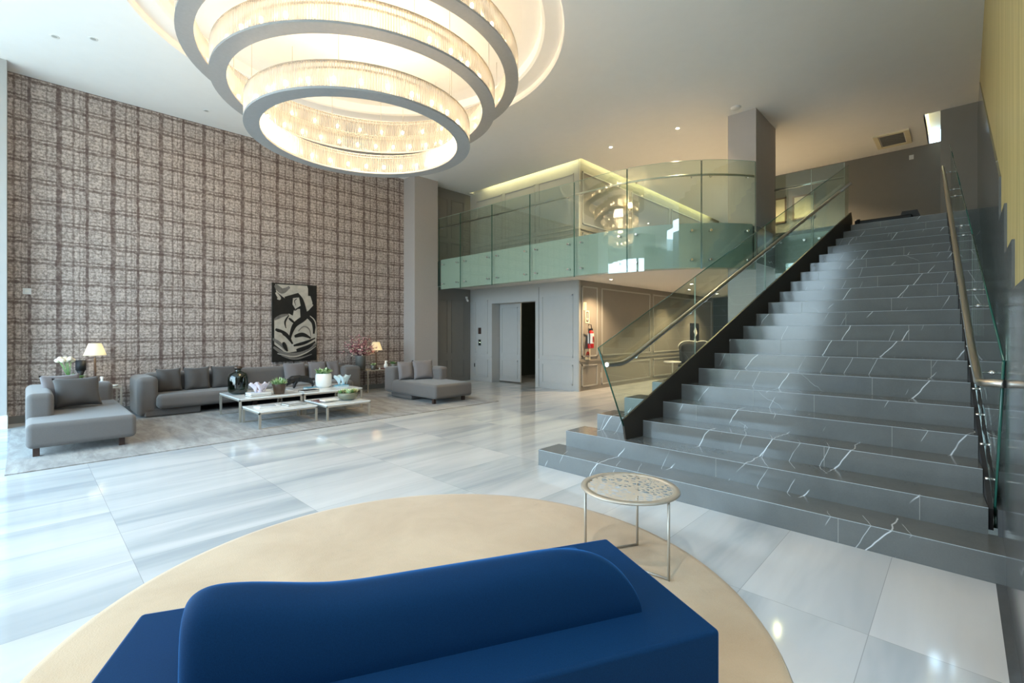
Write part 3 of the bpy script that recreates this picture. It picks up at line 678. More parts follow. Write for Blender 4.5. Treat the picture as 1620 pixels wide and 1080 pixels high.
# ------------------------------------------------------------------ staircase
st = thing('staircase', (-1.25, Y1, 0), 'wide dark marble staircase with white veins, tapering as it climbs', 'staircase')
OUT = {1: -3.43, 2: -3.31, 3: -3.117, 4: -2.96, 5: -2.777, 6: -2.60, 7: -2.44, 8: -2.29}
for n in range(1, NS + 1):
    y0 = Y1 + (n - 1) * TR; y1 = y0 + TR + (.0 if n < NS else 0.01); z1 = n * RI; z0 = max(0, z1 - RI - (.0 if n == 1 else 0.001))
    xl0 = OUT.get(n, XI(y0)); xl0 = min(xl0, XI(y0) - .0)
    xl1 = min(OUT.get(n, 9), XI(y1)) if n in OUT else XI(y1)
    xr0, xr1 = (XR(y0), XR(y1)) if n > 1 else (XW(y0), XW(y1))
    if n in OUT:     # flared outer end
        yb = y1 + .02
        pts = [(xl0, y0), (xr0, y0), (xr1, y1 + .02), (xl0, yb)]
    else: pts = [(xl0, y0), (xr0, y0), (XR(y1 + .02), y1 + .02), (XI(y1 + .02), y1 + .02)]
    if n == NS: pts = [(xl0, y0), (xr0, y0), (XR(y0 + .05), y0 + .012), (XI(y0 + .05), y0 + .012)]
    mb = MB(); mb.prism([(x, y, z0 if n > 1 else 0.0) for x, y in pts], (0, 0, z1 - (z0 if n > 1 else 0)), 'stair_marble')
    # mitred nosing seam: a fine pale arris along the front edge
    mb.box((pts[0][0], y0 - .0012, z1 - .003), (pts[1][0], y0 + .004, z1 + .0006), 'book_grey')
    # riser joints
    for xj in (-2.55 + (n % 3) * .47, -1.05 + (n * 7 % 5) * .21):
        if pts[0][0] < xj < pts[1][0] - .1: mb.box((xj, y0 - .001, z1 - RI + .004), (xj + .0025, y0 + .002, z1 - .004), 'paint_greige')
    mb.build('step', st, st)
# flank of the staircase: solid side under the treads, in dark plate
mb = MB()
def side_poly(xf, off, y0, y1, za, zb):
    return [(xf(y0) + off, y0, za(y0)), (xf(y1) + off, y1, za(y1)), (xf(y1) + off, y1, zb(y1)), (xf(y0) + off, y0, zb(y0))]
pts = [(-0.001, 4.43, .352), (0, 4.385, .566), (0, 10.745, nose(10.745) + .235), (0, 10.80, MZ + .12), (0, 10.80, 2.8), (0, 5.2, 0.35), (0, 4.75, .352)]
P3 = [(XI(y) - .0, y, z) for _, y, z in pts]
mb.prism(P3, (-.022, 0, 0), 'bronze_plate'); mb.build('stringer_or_gap', st, st)
mb = MB(); mb.prism([(0.150 - .0476 * (y - 4) + .0, y, z) for y, z in ((4.42, .19), (4.42, .33), (10.7, nose(10.7) + .0), (10.7, nose(10.7) - .4))], (.026, 0, 0), 'soft_black'); mb.build('stringer_or_gap', st, st)  # black strip standing in for shade in the gap beside the glass
# dark marble infill between the right glass and the wall
mb = MB()
for n in range(2, NS + 1):
    y0 = Y1 + (n - 1) * TR; y1 = y0 + TR
    gx = lambda y: 0.19 - 0.0476 * (y - 4)
    mb.prism([(gx(y0), y0, 0 if n < 4 else (n - 3) * RI), (XW(y0) - .012, y0, 0 if n < 4 else (n - 3) * RI), (XW(y1) - .012, y1, 0 if n < 4 else (n - 3) * RI), (gx(y1), y1, 0 if n < 4 else (n - 3) * RI)], (0, 0, n * RI - (0 if n < 4 else (n - 3) * RI)), 'wall_marble')
mb.build('side_infill', st, st)

def stair_glass(xf, label, seams, side, rail_start):
    g = thing('glass_balustrade', (xf(4.3), 4.3, 0.35), label, 'balustrade')
    def ln(y, h): return nose(y) + h
    lows = 0.20
    bounds = [None] + seams + [10.62]
    for i in range(len(bounds) - 1):
        ya, yb = bounds[i], bounds[i + 1]
        if ya is None:
            yz = [(4.40, .50), (4.02, 1.335), (yb, ln(yb, 1.155)), (yb, ln(yb, lows))] if side < 0 else [(4.45, .20), (4.47, .30), (4.02, 1.325), (yb, ln(yb, 1.155)), (yb, ln(yb, -.05)), (4.6, ln(4.6, -.08))]
        else: yz = [(ya + .006, ln(ya, lows if side < 0 else -.05)), (ya + .006, ln(ya, 1.155)), (yb, ln(yb, 1.155)), (yb, ln(yb, lows if side < 0 else -.05))]
        mb = MB(); mb.prism([(xf(y), y, z) for y, z in yz], (.014, 0, 0), 'pane_glass'); mb.build('glass_pane', g, g)
        mb = MB()
        if ya is None:
            e = yz[:2] if side < 0 else yz[0:3]
            mb.tube([(xf(y) + .007, y, z) for y, z in e], .008, 'glass_edge', 6)
            if side > 0: mb.tube([(xf(y) + .007, y, z + .001) for y, z in ((4.02, 1.325), (yb, ln(yb, 1.155)))], .006, 'glass_edge', 6)
            else: mb.tube([(xf(y) + .007, y, z + .001) for y, z in ((4.02, 1.335), (yb, ln(yb, 1.155)))], .004, 'glass_edge', 6)
        else:
            mb.tube([(xf(ya) + .007, ya, ln(ya, lows)), (xf(ya) + .007, ya, ln(ya, 1.155))], .006, 'glass_edge_light', 6)
            mb.tube([(xf(y) + .007, y, z + .001) for y, z in ((ya, ln(ya, 1.155)), (yb, ln(yb, 1.155)))], .005, 'glass_edge', 6)
        tag(mb.build('pane_edge', g, g), 'green polished glass edge')
    off = .075 if side < 0 else -.085
    hr = [(xf(y) + off, y, z) for y, z in rail_start] + [(xf(y) + off, y, ln(y, .835)) for y in (4.75, 6, 8, 10.50)]
    if side > 0: hr = [(xf(4.02) + .012, 4.02, 1.19), (xf(4.04) - .035, 4.05, 1.19)] + hr
    pp = [Vector(q) for q in hr]; sm = []
    for i in range(len(pp) - 1):
        p0, p1, p2, p3 = pp[max(i - 1, 0)], pp[i], pp[i + 1], pp[min(i + 2, len(pp) - 1)]
        for k in range(4):
            t = k / 4; a, b_, c, d_ = p0, p1, p2, p3
            if (p2 - p1).length > 0.8: sm.append(p1.lerp(p2, t)); continue
            sm.append(0.5 * ((2 * b_) + (c - a) * t + (2 * a - 5 * b_ + 4 * c - d_) * t * t + (3 * b_ - a - 3 * c + d_) * t ** 3) if max((p1 - p0).length, (p3 - p2).length) < 1.0 else p1.lerp(p2, t))
    sm.append(pp[-1])
    mb = MB(); mb.tube(sm, .0245, 'steel', 16); mb.build('handrail', g, g)
    ys = [4.55, 5.55, 5.87, 7.3, 7.63, 8.9, 9.25, 10.3]
    for y in ys:
        x = xf(y); z = ln(y, .835); mb = MB()
        mb.tube([(x, y, z - .06), (x + off * .75, y, z - .062), (x + off, y, z - .02)], .007, 'chrome', 8)
        mb.ball((x, y, z - .06), .017, 'chrome', 8, 6); mb.build('rail_bracket', g, g)
    if side > 0:
        for y in [4.62 + .354 * k for k in range(0, 17)]:
            for dz in (.0,):
                mb = MB(); x = xf(y); mb.tube([(x - .028, y, ln(y, dz)), (x + .0, y, ln(y, dz))], .010, 'chrome', 8); mb.build('standoff', g, g)
    return g
stair_glass(lambda y: XI(y) - .017, 'left stair guard of clear glass with round brushed steel handrail', [5.71, 7.47, 9.1], -1, [(4.06, 1.168), (4.24, 1.170), (4.34, 1.192), (4.46, 1.238)])
stair_glass(lambda y: .178 - .0476 * (y - 4), 'right stair guard of glass close to the gold wall, its handrail bent at the foot', [6.2, 8.0, 9.6], 1, [(4.12, 1.185), (4.30, 1.215)])

# black roll and box lying at the stair head
mb = MB(); mb.box((-1.40, 10.76, MZ), (-0.62, 10.84, MZ + .07), 'soft_black', bevel=.02); mb.tube([(-1.43, 10.80, MZ + .045), (-1.36, 10.80, MZ + .045)], .055, 'soft_black', 14)
single(mb, 'rolled_mat', 'long black rolled mat lying along the edge of the stair head', 'mat')
mb = MB(); mb.prism([(-.80, 10.86, MZ), (-.50, 10.86, MZ), (-.55, 10.86, MZ + .15), (-.76, 10.86, MZ + .15)], (0, .2, 0), 'soft_black')
single(mb, 'storage_box', 'small black box on the top landing beside the rolled mat', 'box')

# ------------------------------------------------------------------ lights and fittings on the ceilings
def downlight(x, y, z, lit, label, group=None):
    t = thing('recessed_downlight', (x, y, z), label, 'downlight', group)
    mb = MB(); mb.lathe([(.034, -.004), (.052, -.006), (.056, 0)], (x, y, z), 'white_plaster', 20); mb.build('trim_ring', t, t)
    mb = MB(); mb.lathe([(0, -.002), (.033, -.003)], (x, y, z), 'downlight_on' if lit else 'downlight_off', 16); mb.build('lamp_face', t, t)
    return t
for x, y, lit, lab in ((-9.37, .29, 0, 'unlit downlight in the ceiling nearest the left pier'), (-9.04, .68, 0, 'unlit downlight beside the one nearest the left pier'),
                       (-10.42, 2.4, 0, 'unlit downlight close to the plaid wall, left of the chandelier'), (-5.79, 9.42 - .12, 1, 'glowing downlight above the balcony, left of a pair'), (-4.25, 9.4, 1, 'glowing downlight above the balcony, right of a pair')):
    downlight(x, y, CZ, lit, lab)
    if lit: spot('ceiling_spot', (x, y, CZ - .02), 160, WARM, 120)
for x, y, lab in ((-0.7, -0.6, 'added unseen fill downlight behind the blue sofa, nearest the stairs'), (-2.9, -1.4, 'added unseen fill downlight behind the blue sofa, nearer the windows')):  # fill lights added out of view to brighten floor and lower stairs
    downlight(x, y, CZ, 1, lab); spot('ceiling_spot', (x, y, CZ - .02), 165 if x > -1 else 45, (1.0, .93, .84), 150, 0.9, .12)
mb = MB(); mb.lathe([(0, -.035), (.07, -.03), (.09, -.012), (.095, 0)], (-3.06, 9.29, CZ), 'white_plaster', 24); single(mb, 'smoke_detector', 'white round smoke detector on the ceiling by the right column', 'smoke detector')
for x, y, lab in ((-6.29, 10.12, 'downlight under the mezzanine nearest the fire extinguisher'), (-6.06, 14.22, 'downlight under the mezzanine over the middle of the taupe wall'), (-5.3, 12.6, 'downlight under the mezzanine above the lounge passage'),
               (-6.02, 16.4, 'downlight under the mezzanine closest to the far dark wall')):
    downlight(x, y, 2.80, 1, lab); spot('ceiling_spot', (x, y, 2.78), 90, WARM, 120)
for x, y, lab in ((-9.6, 8.85, 'dark linear air slot under the balcony near the door'), (-7.6, 8.6, 'dark linear air slot under the balcony near the corner')):
    mb = MB(); mb.box((x - .6, y - .03, 2.792), (x + .6, y + .03, 2.801), 'paint_dark_grey'); single(mb, 'air_slot', lab, 'vent')
v = thing('ceiling_vent', (-1.07, 13.2, CZ), 'square beige air conditioning grille in the ceiling above the stair head', 'vent')
mb = MB()
mb.box((-1.38, 12.74, CZ - .03), (-.78, 12.82, CZ), 'sign_cream'); mb.box((-1.38, 13.58, CZ - .03), (-.78, 13.66, CZ), 'sign_cream'); mb.box((-1.38, 12.82, CZ - .03), (-1.30, 13.58, CZ), 'sign_cream'); mb.box((-.86, 12.82, CZ - .03), (-.78, 13.58, CZ), 'sign_cream')
mb.build('frame', v, v)
for i in range(9):
    mb = MB(); mb.box((-1.28, 12.86 + i * .08, CZ - .02), (-.88, 12.90 + i * .08, CZ - .005), 'paint_dark_grey'); mb.build('slat', v, v)
mb = MB(); mb.box((-.86, YF - .012, 5.46), (-.78, YF, 5.56), 'switch_plate'); single(mb, 'wall_sensor', 'small white sensor plate high on the dark grey stair head wall', 'sensor')

# ------------------------------------------------------------------ chandelier
ch = thing('chandelier', (CH[0], CH[1], CZ + .28), 'three tier ring chandelier of clear crystal rods with warm bulbs', 'chandelier')
for ro, ri, z0, z1, nb in ((1.53, 1.34, 4.24, 4.57, 30), (1.90, 1.71, 4.74, 5.06, 36), (2.24, 2.05, 5.15, 5.47, 34)):
    mb = MB(); n = 96
    prof = [(ri, z0), (ro, z0), (ro, z0 + .028), (ro - .012, z0 + .032), (ri + .012, z0 + .032), (ri, z0 + .028), (ri, z0)]
    mb.lathe(prof, (*CH, 0), 'ring_metal', n, False)
    ring = mb.build('light_ring', ch, ch)
    mb = MB(); mb.lathe([(ri + .02, z1 - .012), (ri + .05, z1 - .012), (ri + .05, z1), (ri + .02, z1), (ri + .02, z1 - .012)], (*CH, 0), 'champagne', n, False); mb.lathe([(ro - .05, z1 - .012), (ro - .004, z1 - .012), (ro - .004, z1), (ro - .05, z1), (ro - .05, z1 - .012)], (*CH, 0), 'champagne', n, False)
    mb.build('top_frame', ring, ch)
    for k, rr in enumerate((ro - .016, ri + .016)):
        mb = MB(); cnt = int(2 * PI * rr / .030); km = mb.mi('crystal')
        for i in range(cnt):
            a = 2 * PI * i / cnt; ca, sa = cos(a), sin(a); r0 = .0115; vs = []
            for zz in (z0 + .03, z1 - .004):
                vs.append([mb.bm.verts.new((CH[0] + rr * ca + r0 * cos(a + q), CH[1] + rr * sa + r0 * sin(a + q), zz)) for q in (0, PI / 3, 2 * PI / 3, PI, 4 * PI / 3, 5 * PI / 3)])
            for q in range(6):
                f = mb.bm.faces.new([vs[0][q], vs[0][(q + 1) % 6], vs[1][(q + 1) % 6], vs[1][q]]); f.material_index = km
        o = mb.build('crystal_curtain', ring, ch); o['kind'] = 'stuff'
    for i in range(nb):
        a = 2 * PI * (i + .5) / nb; rm = (ro + ri) / 2
        mb = MB(); mb.ball((CH[0] + rm * cos(a), CH[1] + rm * sin(a), z0 + .15), .024, 'bulb', 8, 6, (1, 1, 1.5)); mb.build('bulb', ring, ch)
    for i in range(6):
        a = 2 * PI * i / 6 + .3 + z0
        mb = MB(); mb.tube([(CH[0] + (ro - .09) * cos(a), CH[1] + (ro - .09) * sin(a), z1 - .01), (CH[0] + (ro - .09) * cos(a), CH[1] + (ro - .09) * sin(a), CZ + .27)], .003, 'champagne', 5); mb.build('suspension_cable', ch, ch)
point('chandelier_glow', (CH[0], CH[1], 4.95), 60, WARM, .5)

# ------------------------------------------------------------------ painting on the plaid wall (generic brushwork figure)
X0 = XL + .021
pa = thing('painting', (X0 + .02, 4.3, .82), 'tall black and white abstract painting of a seated figure on the plaid wall', 'painting')
PY0, PY1, PZ0, PZ1 = 3.82, 4.82, 0.82, 2.60
mb = MB(); mb.box((X0, PY0, PZ0), (X0 + .045, PY1, PZ1), 'art_black'); cv = mb.build('canvas', pa, pa)
mb = MB(); lay = [0]
def U(u, v): return (X0 + .047 + lay[0] * .0006, PY0 + (u - 60) / 480 * (PY1 - PY0), PZ1 - (v - 105) / 845 * (PZ1 - PZ0))
def stroke(pts, w, mat):
    lay[0] += 1; n = len(pts); P = [Vector(p) for p in pts]; out = []
    for i in range(n - 1):
        p0, p1, p2, p3 = P[max(i - 1, 0)], P[i], P[i + 1], P[min(i + 2, n - 1)]
        for k in range(6):
            t = k / 6; out.append(0.5 * ((2 * p1) + (p2 - p0) * t + (2 * p0 - 5 * p1 + 4 * p2 - p3) * t * t + (3 * p1 - p0 - 3 * p2 + p3) * t ** 3))
    out.append(P[-1]); m_ = len(out); L_, R_ = [], []
    for i, q in enumerate(out):
        d_ = (out[min(i + 1, m_ - 1)] - out[max(i - 1, 0)]).normalized(); nn = Vector((-d_.y, d_.x)); t = i / (m_ - 1); ww = w * (0.35 + 0.65 * math.sin(PI * min(.95, t + .08))) / 2
        L_.append(q + nn * ww); R_.append(q - nn * ww)
    cl = lambda q: U(min(538, max(62, q.x)), min(946, max(108, q.y)))
    for i in range(m_ - 1): mb.face([cl(L_[i]), cl(L_[i + 1]), cl(R_[i + 1]), cl(R_[i])], mat)
def blob(pts, mat): lay[0] += 1; mb.face([U(*p) for p in pts], mat)
blob([(90, 120), (430, 115), (500, 330), (420, 420), (180, 260), (100, 200)], 'art_white'); blob([(440, 130), (530, 130), (530, 330), (490, 320), (485, 230), (440, 225)], 'art_black')
stroke([(90, 130), (160, 190), (240, 140)], 60, 'art_grey'); stroke([(95, 210), (135, 270), (110, 275)], 30, 'art_white')
blob([(80, 500), (210, 440), (300, 400), (420, 440), (530, 520), (535, 760), (400, 830), (200, 860), (80, 760)], 'art_white')
blob([(185, 250), (330, 200), (400, 270), (435, 400), (400, 470), (330, 480), (230, 430), (215, 380)], 'art_black')
blob([(275, 260), (340, 250), (358, 340), (300, 378), (270, 330)], 'art_white'); stroke([(318, 265), (292, 290), (305, 340)], 9, 'art_black'); stroke([(340, 200), (395, 270), (430, 400)], 14, 'art_white')
blob([(285, 385), (350, 375), (355, 470), (320, 520), (270, 470)], 'art_white')
stroke([(540, 330), (400, 470), (290, 560), (240, 700)], 62, 'art_black'); stroke([(80, 500), (150, 460), (230, 440)], 34, 'art_grey'); stroke([(230, 480), (300, 540)], 26, 'art_black')
stroke([(230, 450), (190, 520), (200, 590)], 18, 'art_black'); stroke([(420, 450), (500, 520), (505, 650)], 48, 'art_black'); stroke([(90, 600), (200, 660), (270, 760)], 44, 'art_black')
stroke([(290, 680), (380, 660), (470, 700)], 46, 'art_black'); stroke([(100, 640), (150, 660), (130, 700)], 30, 'art_white'); stroke([(60, 700), (140, 760), (200, 830)], 34, 'art_grey'); stroke([(280, 780), (400, 750), (520, 700)], 34, 'art_black')
stroke([(70, 790), (200, 870), (380, 860), (540, 760)], 40, 'art_grey'); stroke([(110, 860), (280, 900), (420, 860), (530, 790)], 14, 'art_white'); stroke([(310, 830), (430, 800), (520, 740)], 44, 'art_black')
stroke([(170, 740), (190, 790), (215, 840)], 40, 'art_black'); stroke([(330, 620), (390, 570), (450, 600), (470, 680)], 14, 'art_grey'); stroke([(460, 450), (520, 520), (535, 700)], 12, 'art_white')
stroke([(270, 380), (300, 390), (350, 350)], 12, 'art_black'); stroke([(150, 880), (300, 925), (480, 880)], 22, 'art_grey')
mb.build('brushwork', cv, pa, normals=False)

mb = MB(); X0 = XL
mb.box((X0, -.03, 2.12), (X0 + .012, .07, 2.22), 'switch_plate'); mb.box((X0 + .012, .0, 2.15), (X0 + .02, .04, 2.19), 'white_plaster'); single(mb, 'wall_speaker', 'small pale square wall plate at the left edge of the plaid wall', 'wall plate')

# ------------------------------------------------------------------ rugs
mb = MB(); mb.box((-10.42, -.15, 0.0), (-7.17, 7.05, .012), 'silk_rug'); single(mb, 'area_rug', 'large mottled grey rug under the grey sofas', 'rug')
mb = MB(); mb.lathe([(0, .016), (1.70, .016), (1.735, .013), (1.745, 0), (0, 0)], (-2.095, 1.53, 0), 'round_rug', 128, True); single(mb, 'round_rug', 'round beige rug under the blue sofa', 'rug')

# ------------------------------------------------------------------ soft furniture helpers
def pillow(name, c, w, h, th, yaw, tilt, mat, label, cat='cushion', group=None, parent=None, root=None, seed=0):
    """upright cushion: width w, height h, centre c; yaw about z (0 = faces +X), leaning back by tilt"""
    rnd_ = random.Random(seed); a1 = rnd_.uniform(0, 6); mb = MB()
    M = Matrix.Translation(c) @ Matrix.Rotation(yaw, 4, 'Z') @ Matrix.Rotation(-tilt, 4, 'Y')
    def fn(sgn):
        def f(u, v):
            x = 2 * u - 1; y = 2 * v - 1
            k = 1 - .10 * (1 - abs(x) ** 2.5) * abs(y) ** 4; k2 = 1 - .10 * (1 - abs(y) ** 2.5) * abs(x) ** 4
            t = max(0, (1 - x ** 4)) ** .55 * max(0, (1 - y ** 4)) ** .55
            wr = .010 * math.sin(5 * x + 3 * y * y + a1) * t
            return M @ Vector((sgn * th / 2 * t + wr, x * w / 2 * k2, y * h / 2 * k))
        return f
    mb.grid(fn(1), 14, 14, mat); mb.grid(fn(-1), 14, 14, mat)
    bmesh.ops.remove_doubles(mb.bm, verts=mb.bm.verts[:], dist=.0008)
    return tag(mb.build(name), label, cat, group)
def softbox(a, b_, mat, bev, name, par, seg=5):
    mb = MB(); mb.box(a, b_, mat, bevel=bev, seg=seg); o = mb.build(name, par, par, wn=True); return o

G = 'grey_fabric'
# left chaise
t = thing('chaise_sofa', (-8.9, .5, 0), 'grey chaise by the left pier, its end turned blue by daylight', 'sofa')
softbox((-10.0, .0, .12), (-7.83, 1.02, .415), G, .06, 'seat', t); softbox((-10.05, .0, .14), (-8.48, .26, .71), G, .07, 'armrest', t); softbox((-10.08, .1, .14), (-9.80, .98, .70), G, .08, 'backrest', t)
for x, y in ((-7.98, .09), (-7.98, .88), (-9.8, .12), (-9.8, .9)):
    mb = MB(); mb.box((x - .03, y - .03, .012), (x + .03, y + .03, .15), 'wood_dark'); mb.build('leg', t, t)
pillow('cushion', (-9.12, .52, .64), .52, .44, .20, R(8), R(20), 'cushion_fabric', 'dark grey cushion leaning in the corner of the left chaise', seed=1)
pillow('cushion', (-9.36, .36, .66), .46, .46, .10, R(18), R(12), 'cushion_light', 'pale patterned cushion behind the dark one on the left chaise', seed=2)
# main sofa
t = thing('long_sofa', (-10.5, 3.4, 0), 'long low grey sofa along the plaid wall under the painting', 'sofa')
softbox((-11.02, 1.32, .03), (-10.12, 1.62, .715), G, .09, 'armrest', t); softbox((-11.02, 5.14, .03), (-10.35, 5.58, .69), G, .09, 'armrest', t)
softbox((-11.04, 1.5, .03), (-10.74, 5.4, .735), G, .09, 'backrest', t); softbox((-10.9, 1.58, .155), (-9.98, 5.2, .40), G, .08, 'seat', t)
softbox((-10.9, 1.42, .02), (-10.12, 2.25, .165), G, .03, 'base', t)
for y in (3.2, 4.9):
    mb = MB(); mb.box((-10.3, y - .04, .012), (-10.22, y + .04, .17), 'wood_dark'); mb.build('leg', t, t)
for k, (y, lab, yw, mt, ww) in enumerate(((1.85, 'leftmost dark cushion on the long sofa, beside its arm', 4, 'cushion_fabric', .40), (2.29, 'middle of the three dark cushions at the left of the long sofa', 0, 'cushion_fabric', .44), (2.76, 'rightmost of the three dark cushions at the left of the long sofa', -6, 'cushion_fabric', .48),
                        (4.12, 'grey cushion on the long sofa below the painting', 3, 'cushion_light', .50), (4.62, 'grey cushion on the long sofa behind the white planter', -4, 'cushion_light', .42), (4.99, 'grey cushion on the long sofa next to its right arm', 8, 'cushion_light', .34))):
    pillow('cushion', (-10.60, y, .60), ww, .46, .17, R(yw), R(14), mt, lab, group='cushions on the long sofa', seed=10 + k)
# right chaise
t = thing('chaise_sofa', (-8.7, 6.2, 0), 'grey chaise in front of the stucco column', 'sofa')
softbox((-9.55, 5.74, .12), (-7.66, 6.74, .415), G, .06, 'seat', t); softbox((-9.6, 5.72, .13), (-9.22, 6.74, .70), G, .08, 'backrest', t); softbox((-9.5, 6.52, .14), (-8.52, 6.76, .70), G, .07, 'armrest', t)
softbox((-9.4, 5.80, .03), (-8.6, 6.68, .13), G, .02, 'base', t)
for x, y in ((-7.84, 5.84), (-7.84, 6.62), (-9.4, 6.6)):
    mb = MB(); mb.box((x - .03, y - .03, .012), (x + .03, y + .03, .15), 'wood_dark'); mb.build('leg', t, t)
pillow('cushion', (-9.08, 5.98, .62), .40, .44, .17, R(-4), R(14), 'cushion_light', 'grey cushion on the right chaise, the left one of two', seed=31)
pillow('cushion', (-8.92, 6.34, .63), .50, .46, .17, R(-14), R(16), 'cushion_light', 'grey cushion on the right chaise, nearer its short arm', seed=32)

# ------------------------------------------------------------------ coffee tables
def coffee(x0, x1, y0, y1, h, label, root='coffee_table'):
    t = thing(root, ((x0 + x1) / 2, (y0 + y1) / 2, .012), label, 'coffee table', 'nested coffee tables on the grey rug')
    mb = MB(); mb.box((x0, y0, h - .022), (x1, y1, h), 'white_stone', bevel=.003, seg=1); mb.build('tabletop', t, t)
    mb = MB(); w = .022
    for a, c in (((x0, y0), (x1, y0 + w)), ((x0, y1 - w), (x1, y1)), ((x0, y0), (x0 + w, y1)), ((x1 - w, y0), (x1, y1))): mb.box((a[0], a[1], h - .046), (c[0], c[1], h - .0222), 'champagne')
    mb.build('frame', t, t)
    for x in (x0, x1 - w):
        mb = MB(); mb.box((x + .004, y0, .012), (x + w - .004, y1, .020), 'champagne'); mb.build('floor_bar', t, t)
        for y in (y0, y1 - w * 1.6):
            mb = MB(); mb.box((x, y, .012), (x + w, y + w * 1.6, h - .046), 'champagne'); mb.build('leg', t, t)
    return t
coffee(-9.62, -8.50, 2.42, 3.44, .40, 'taller white-topped coffee table at the left, carrying the dark bottle')
coffee(-9.62, -8.50, 3.46, 4.60, .40, 'taller white-topped coffee table at the right, carrying the white planter')
coffee(-8.48, -7.70, 2.46, 3.36, .28, 'lower white-topped coffee table nearest the camera with two books')
coffee(-8.48, -7.58, 3.46, 4.26, .28, 'lower white-topped coffee table at the right under the succulent bowl')
def side_table(x0, x1, y0, y1, h, label):
    t = thing('side_table', ((x0 + x1) / 2, (y0 + y1) / 2, 0), label, 'side table')
    mb = MB(); mb.box((x0, y0, h - .025), (x1, y1, h), 'champagne', bevel=.003, seg=1); mb.build('tabletop', t, t); w = .025
    for x in (x0, x1 - w):
        for y in (y0, y1 - w):
            mb = MB(); mb.box((x, y, .0), (x + w, y + w, h - .025), 'champagne'); mb.build('leg', t, t)
    mb = MB(); mb.box((x0 + .01, y0 + .005, 0), (x1 - .01, y0 + .02, .012), 'champagne'); mb.build('floor_bar', t, t)
    return t
side_table(-11.04, -10.45, .42, 1.16, .555, 'square side table between the left chaise and the long sofa')
side_table(-11.04, -10.46, 5.80, 6.72, .555, 'square side table between the long sofa and the right chaise')

def table_lamp(x, y, z, lab, h=.39, s=1.0, dark=False):
    t = thing('table_lamp', (x, y, z), lab, 'lamp')
    mb = MB(); mb.lathe([(0, 0), (.075 * s, 0), (.075 * s, .02), (.02, .04), (.016, h - .05), (0, h - .05)], (x, y, z), 'wood_dark' if not dark else 'black', 16); mb.build('base', t, t)
    mb = MB(); mb.lathe([(.155 * s, h), (.085 * s, h + .205 * s)], (x, y, z), 'shade_linen', 32); mb.build('lamp_shade', t, t)
    mb = MB(); mb.tube([(x, y, z + h - .05), (x, y, z + h + .12)], .008, 'champagne', 6); mb.ball((x, y, z + h + .09), .025, 'ceramic_white', 8, 6); mb.build('socket', t, t)
    point('lamp_glow', (x, y, z + h + .06), .7, (1, .8, .5), .03)
table_lamp(-10.74, .83, .555, 'table lamp with cream shade on the left side table', .54)
table_lamp(-10.66, 6.14, .555, 'table lamp with cream shade on the right side table', .48)

# ------------------------------------------------------------------ pots and plants
def foliage(t, c, r, h, n, mats, name='foliage', lw=.03, up=.6, seed=3, bend=.05):
    rd = random.Random(seed); mb = MB()
    for i in range(n):
        a = rd.uniform(0, 2 * PI); rr = r * math.sqrt(rd.uniform(.1, 1)); hh = h * rd.uniform(.5, 1.0) * (1 - .35 * rr / r)
        bx = rr * .35
        mb.leaf((c[0] + bx * cos(a), c[1] + bx * sin(a), c[2]), (c[0] + rr * cos(a), c[1] + rr * sin(a), c[2] + hh), lw * rd.uniform(.7, 1.2), rd.choice(mats), bend * rd.random())
    return mb.build(name, t, t, normals=False)
# dark glass bottle vase
t = thing('glass_vase', (-9.20, 2.60, .40), 'large dark green bottle vase on the left coffee table', 'vase')
mb = MB(); mb.lathe([(0, .012), (.10, .012), (.15, .04), (.158, .10), (.158, .30), (.14, .36), (.08, .395), (.05, .405), (.05, .44), (.062, .45), (.062, .455), (.045, .455), (.042, .40), (.12, .34), (.145, .26), (.145, .14), (.13, .06), (.09, .02), (0, .02)], (-9.20, 2.60, .40), 'bottle_glass', 32); mb.lathe([(0, 0.0), (.10, 0.0), (.145, .05), (.150, .02), (0, .02)][:3], (-9.20, 2.60, .40), 'bottle_glass', 32); mb.build('body', t, t)
mb = MB(); mb.lathe([(.05, 0), (.064, .01), (.064, .03), (.04, .045), (0, .045)], (-9.20, 2.60, .845), 'pot_brown', 20); mb.build('neck_ring', t, t)
# brown pot, green plant
t = thing('potted_plant', (-8.72, 3.12, .40), 'glossy brown pot of small green leaves on the left coffee table', 'plant')
mb = MB(); mb.lathe([(0, 0), (.085, 0), (.118, .17), (.118, .175), (.105, .175), (.10, .15), (0, .15)], (-8.72, 3.12, .40), 'pot_brown', 24); mb.build('pot', t, t)
foliage(t, (-8.72, 3.12, .54), .15, .20, 130, ['leaf_green', 'leaf_pale', 'leaf_pale'], lw=.034, seed=5)
# white planter with pale leaves
t = thing('potted_plant', (-9.12, 4.10, .40), 'white ceramic planter with pale green leaves on the right coffee table', 'plant')
mb = MB(); mb.lathe([(0, 0), (.11, 0), (.145, .04), (.155, .12), (.15, .24), (.135, .275), (.125, .275), (.125, .25), (0, .25)], (-9.12, 4.10, .40), 'ceramic_white', 32); mb.build('pot', t, t)
foliage(t, (-9.12, 4.10, .655), .18, .19, 60, ['leaf_pale', 'leaf_pale', 'leaf_green'], lw=.075, seed=8)
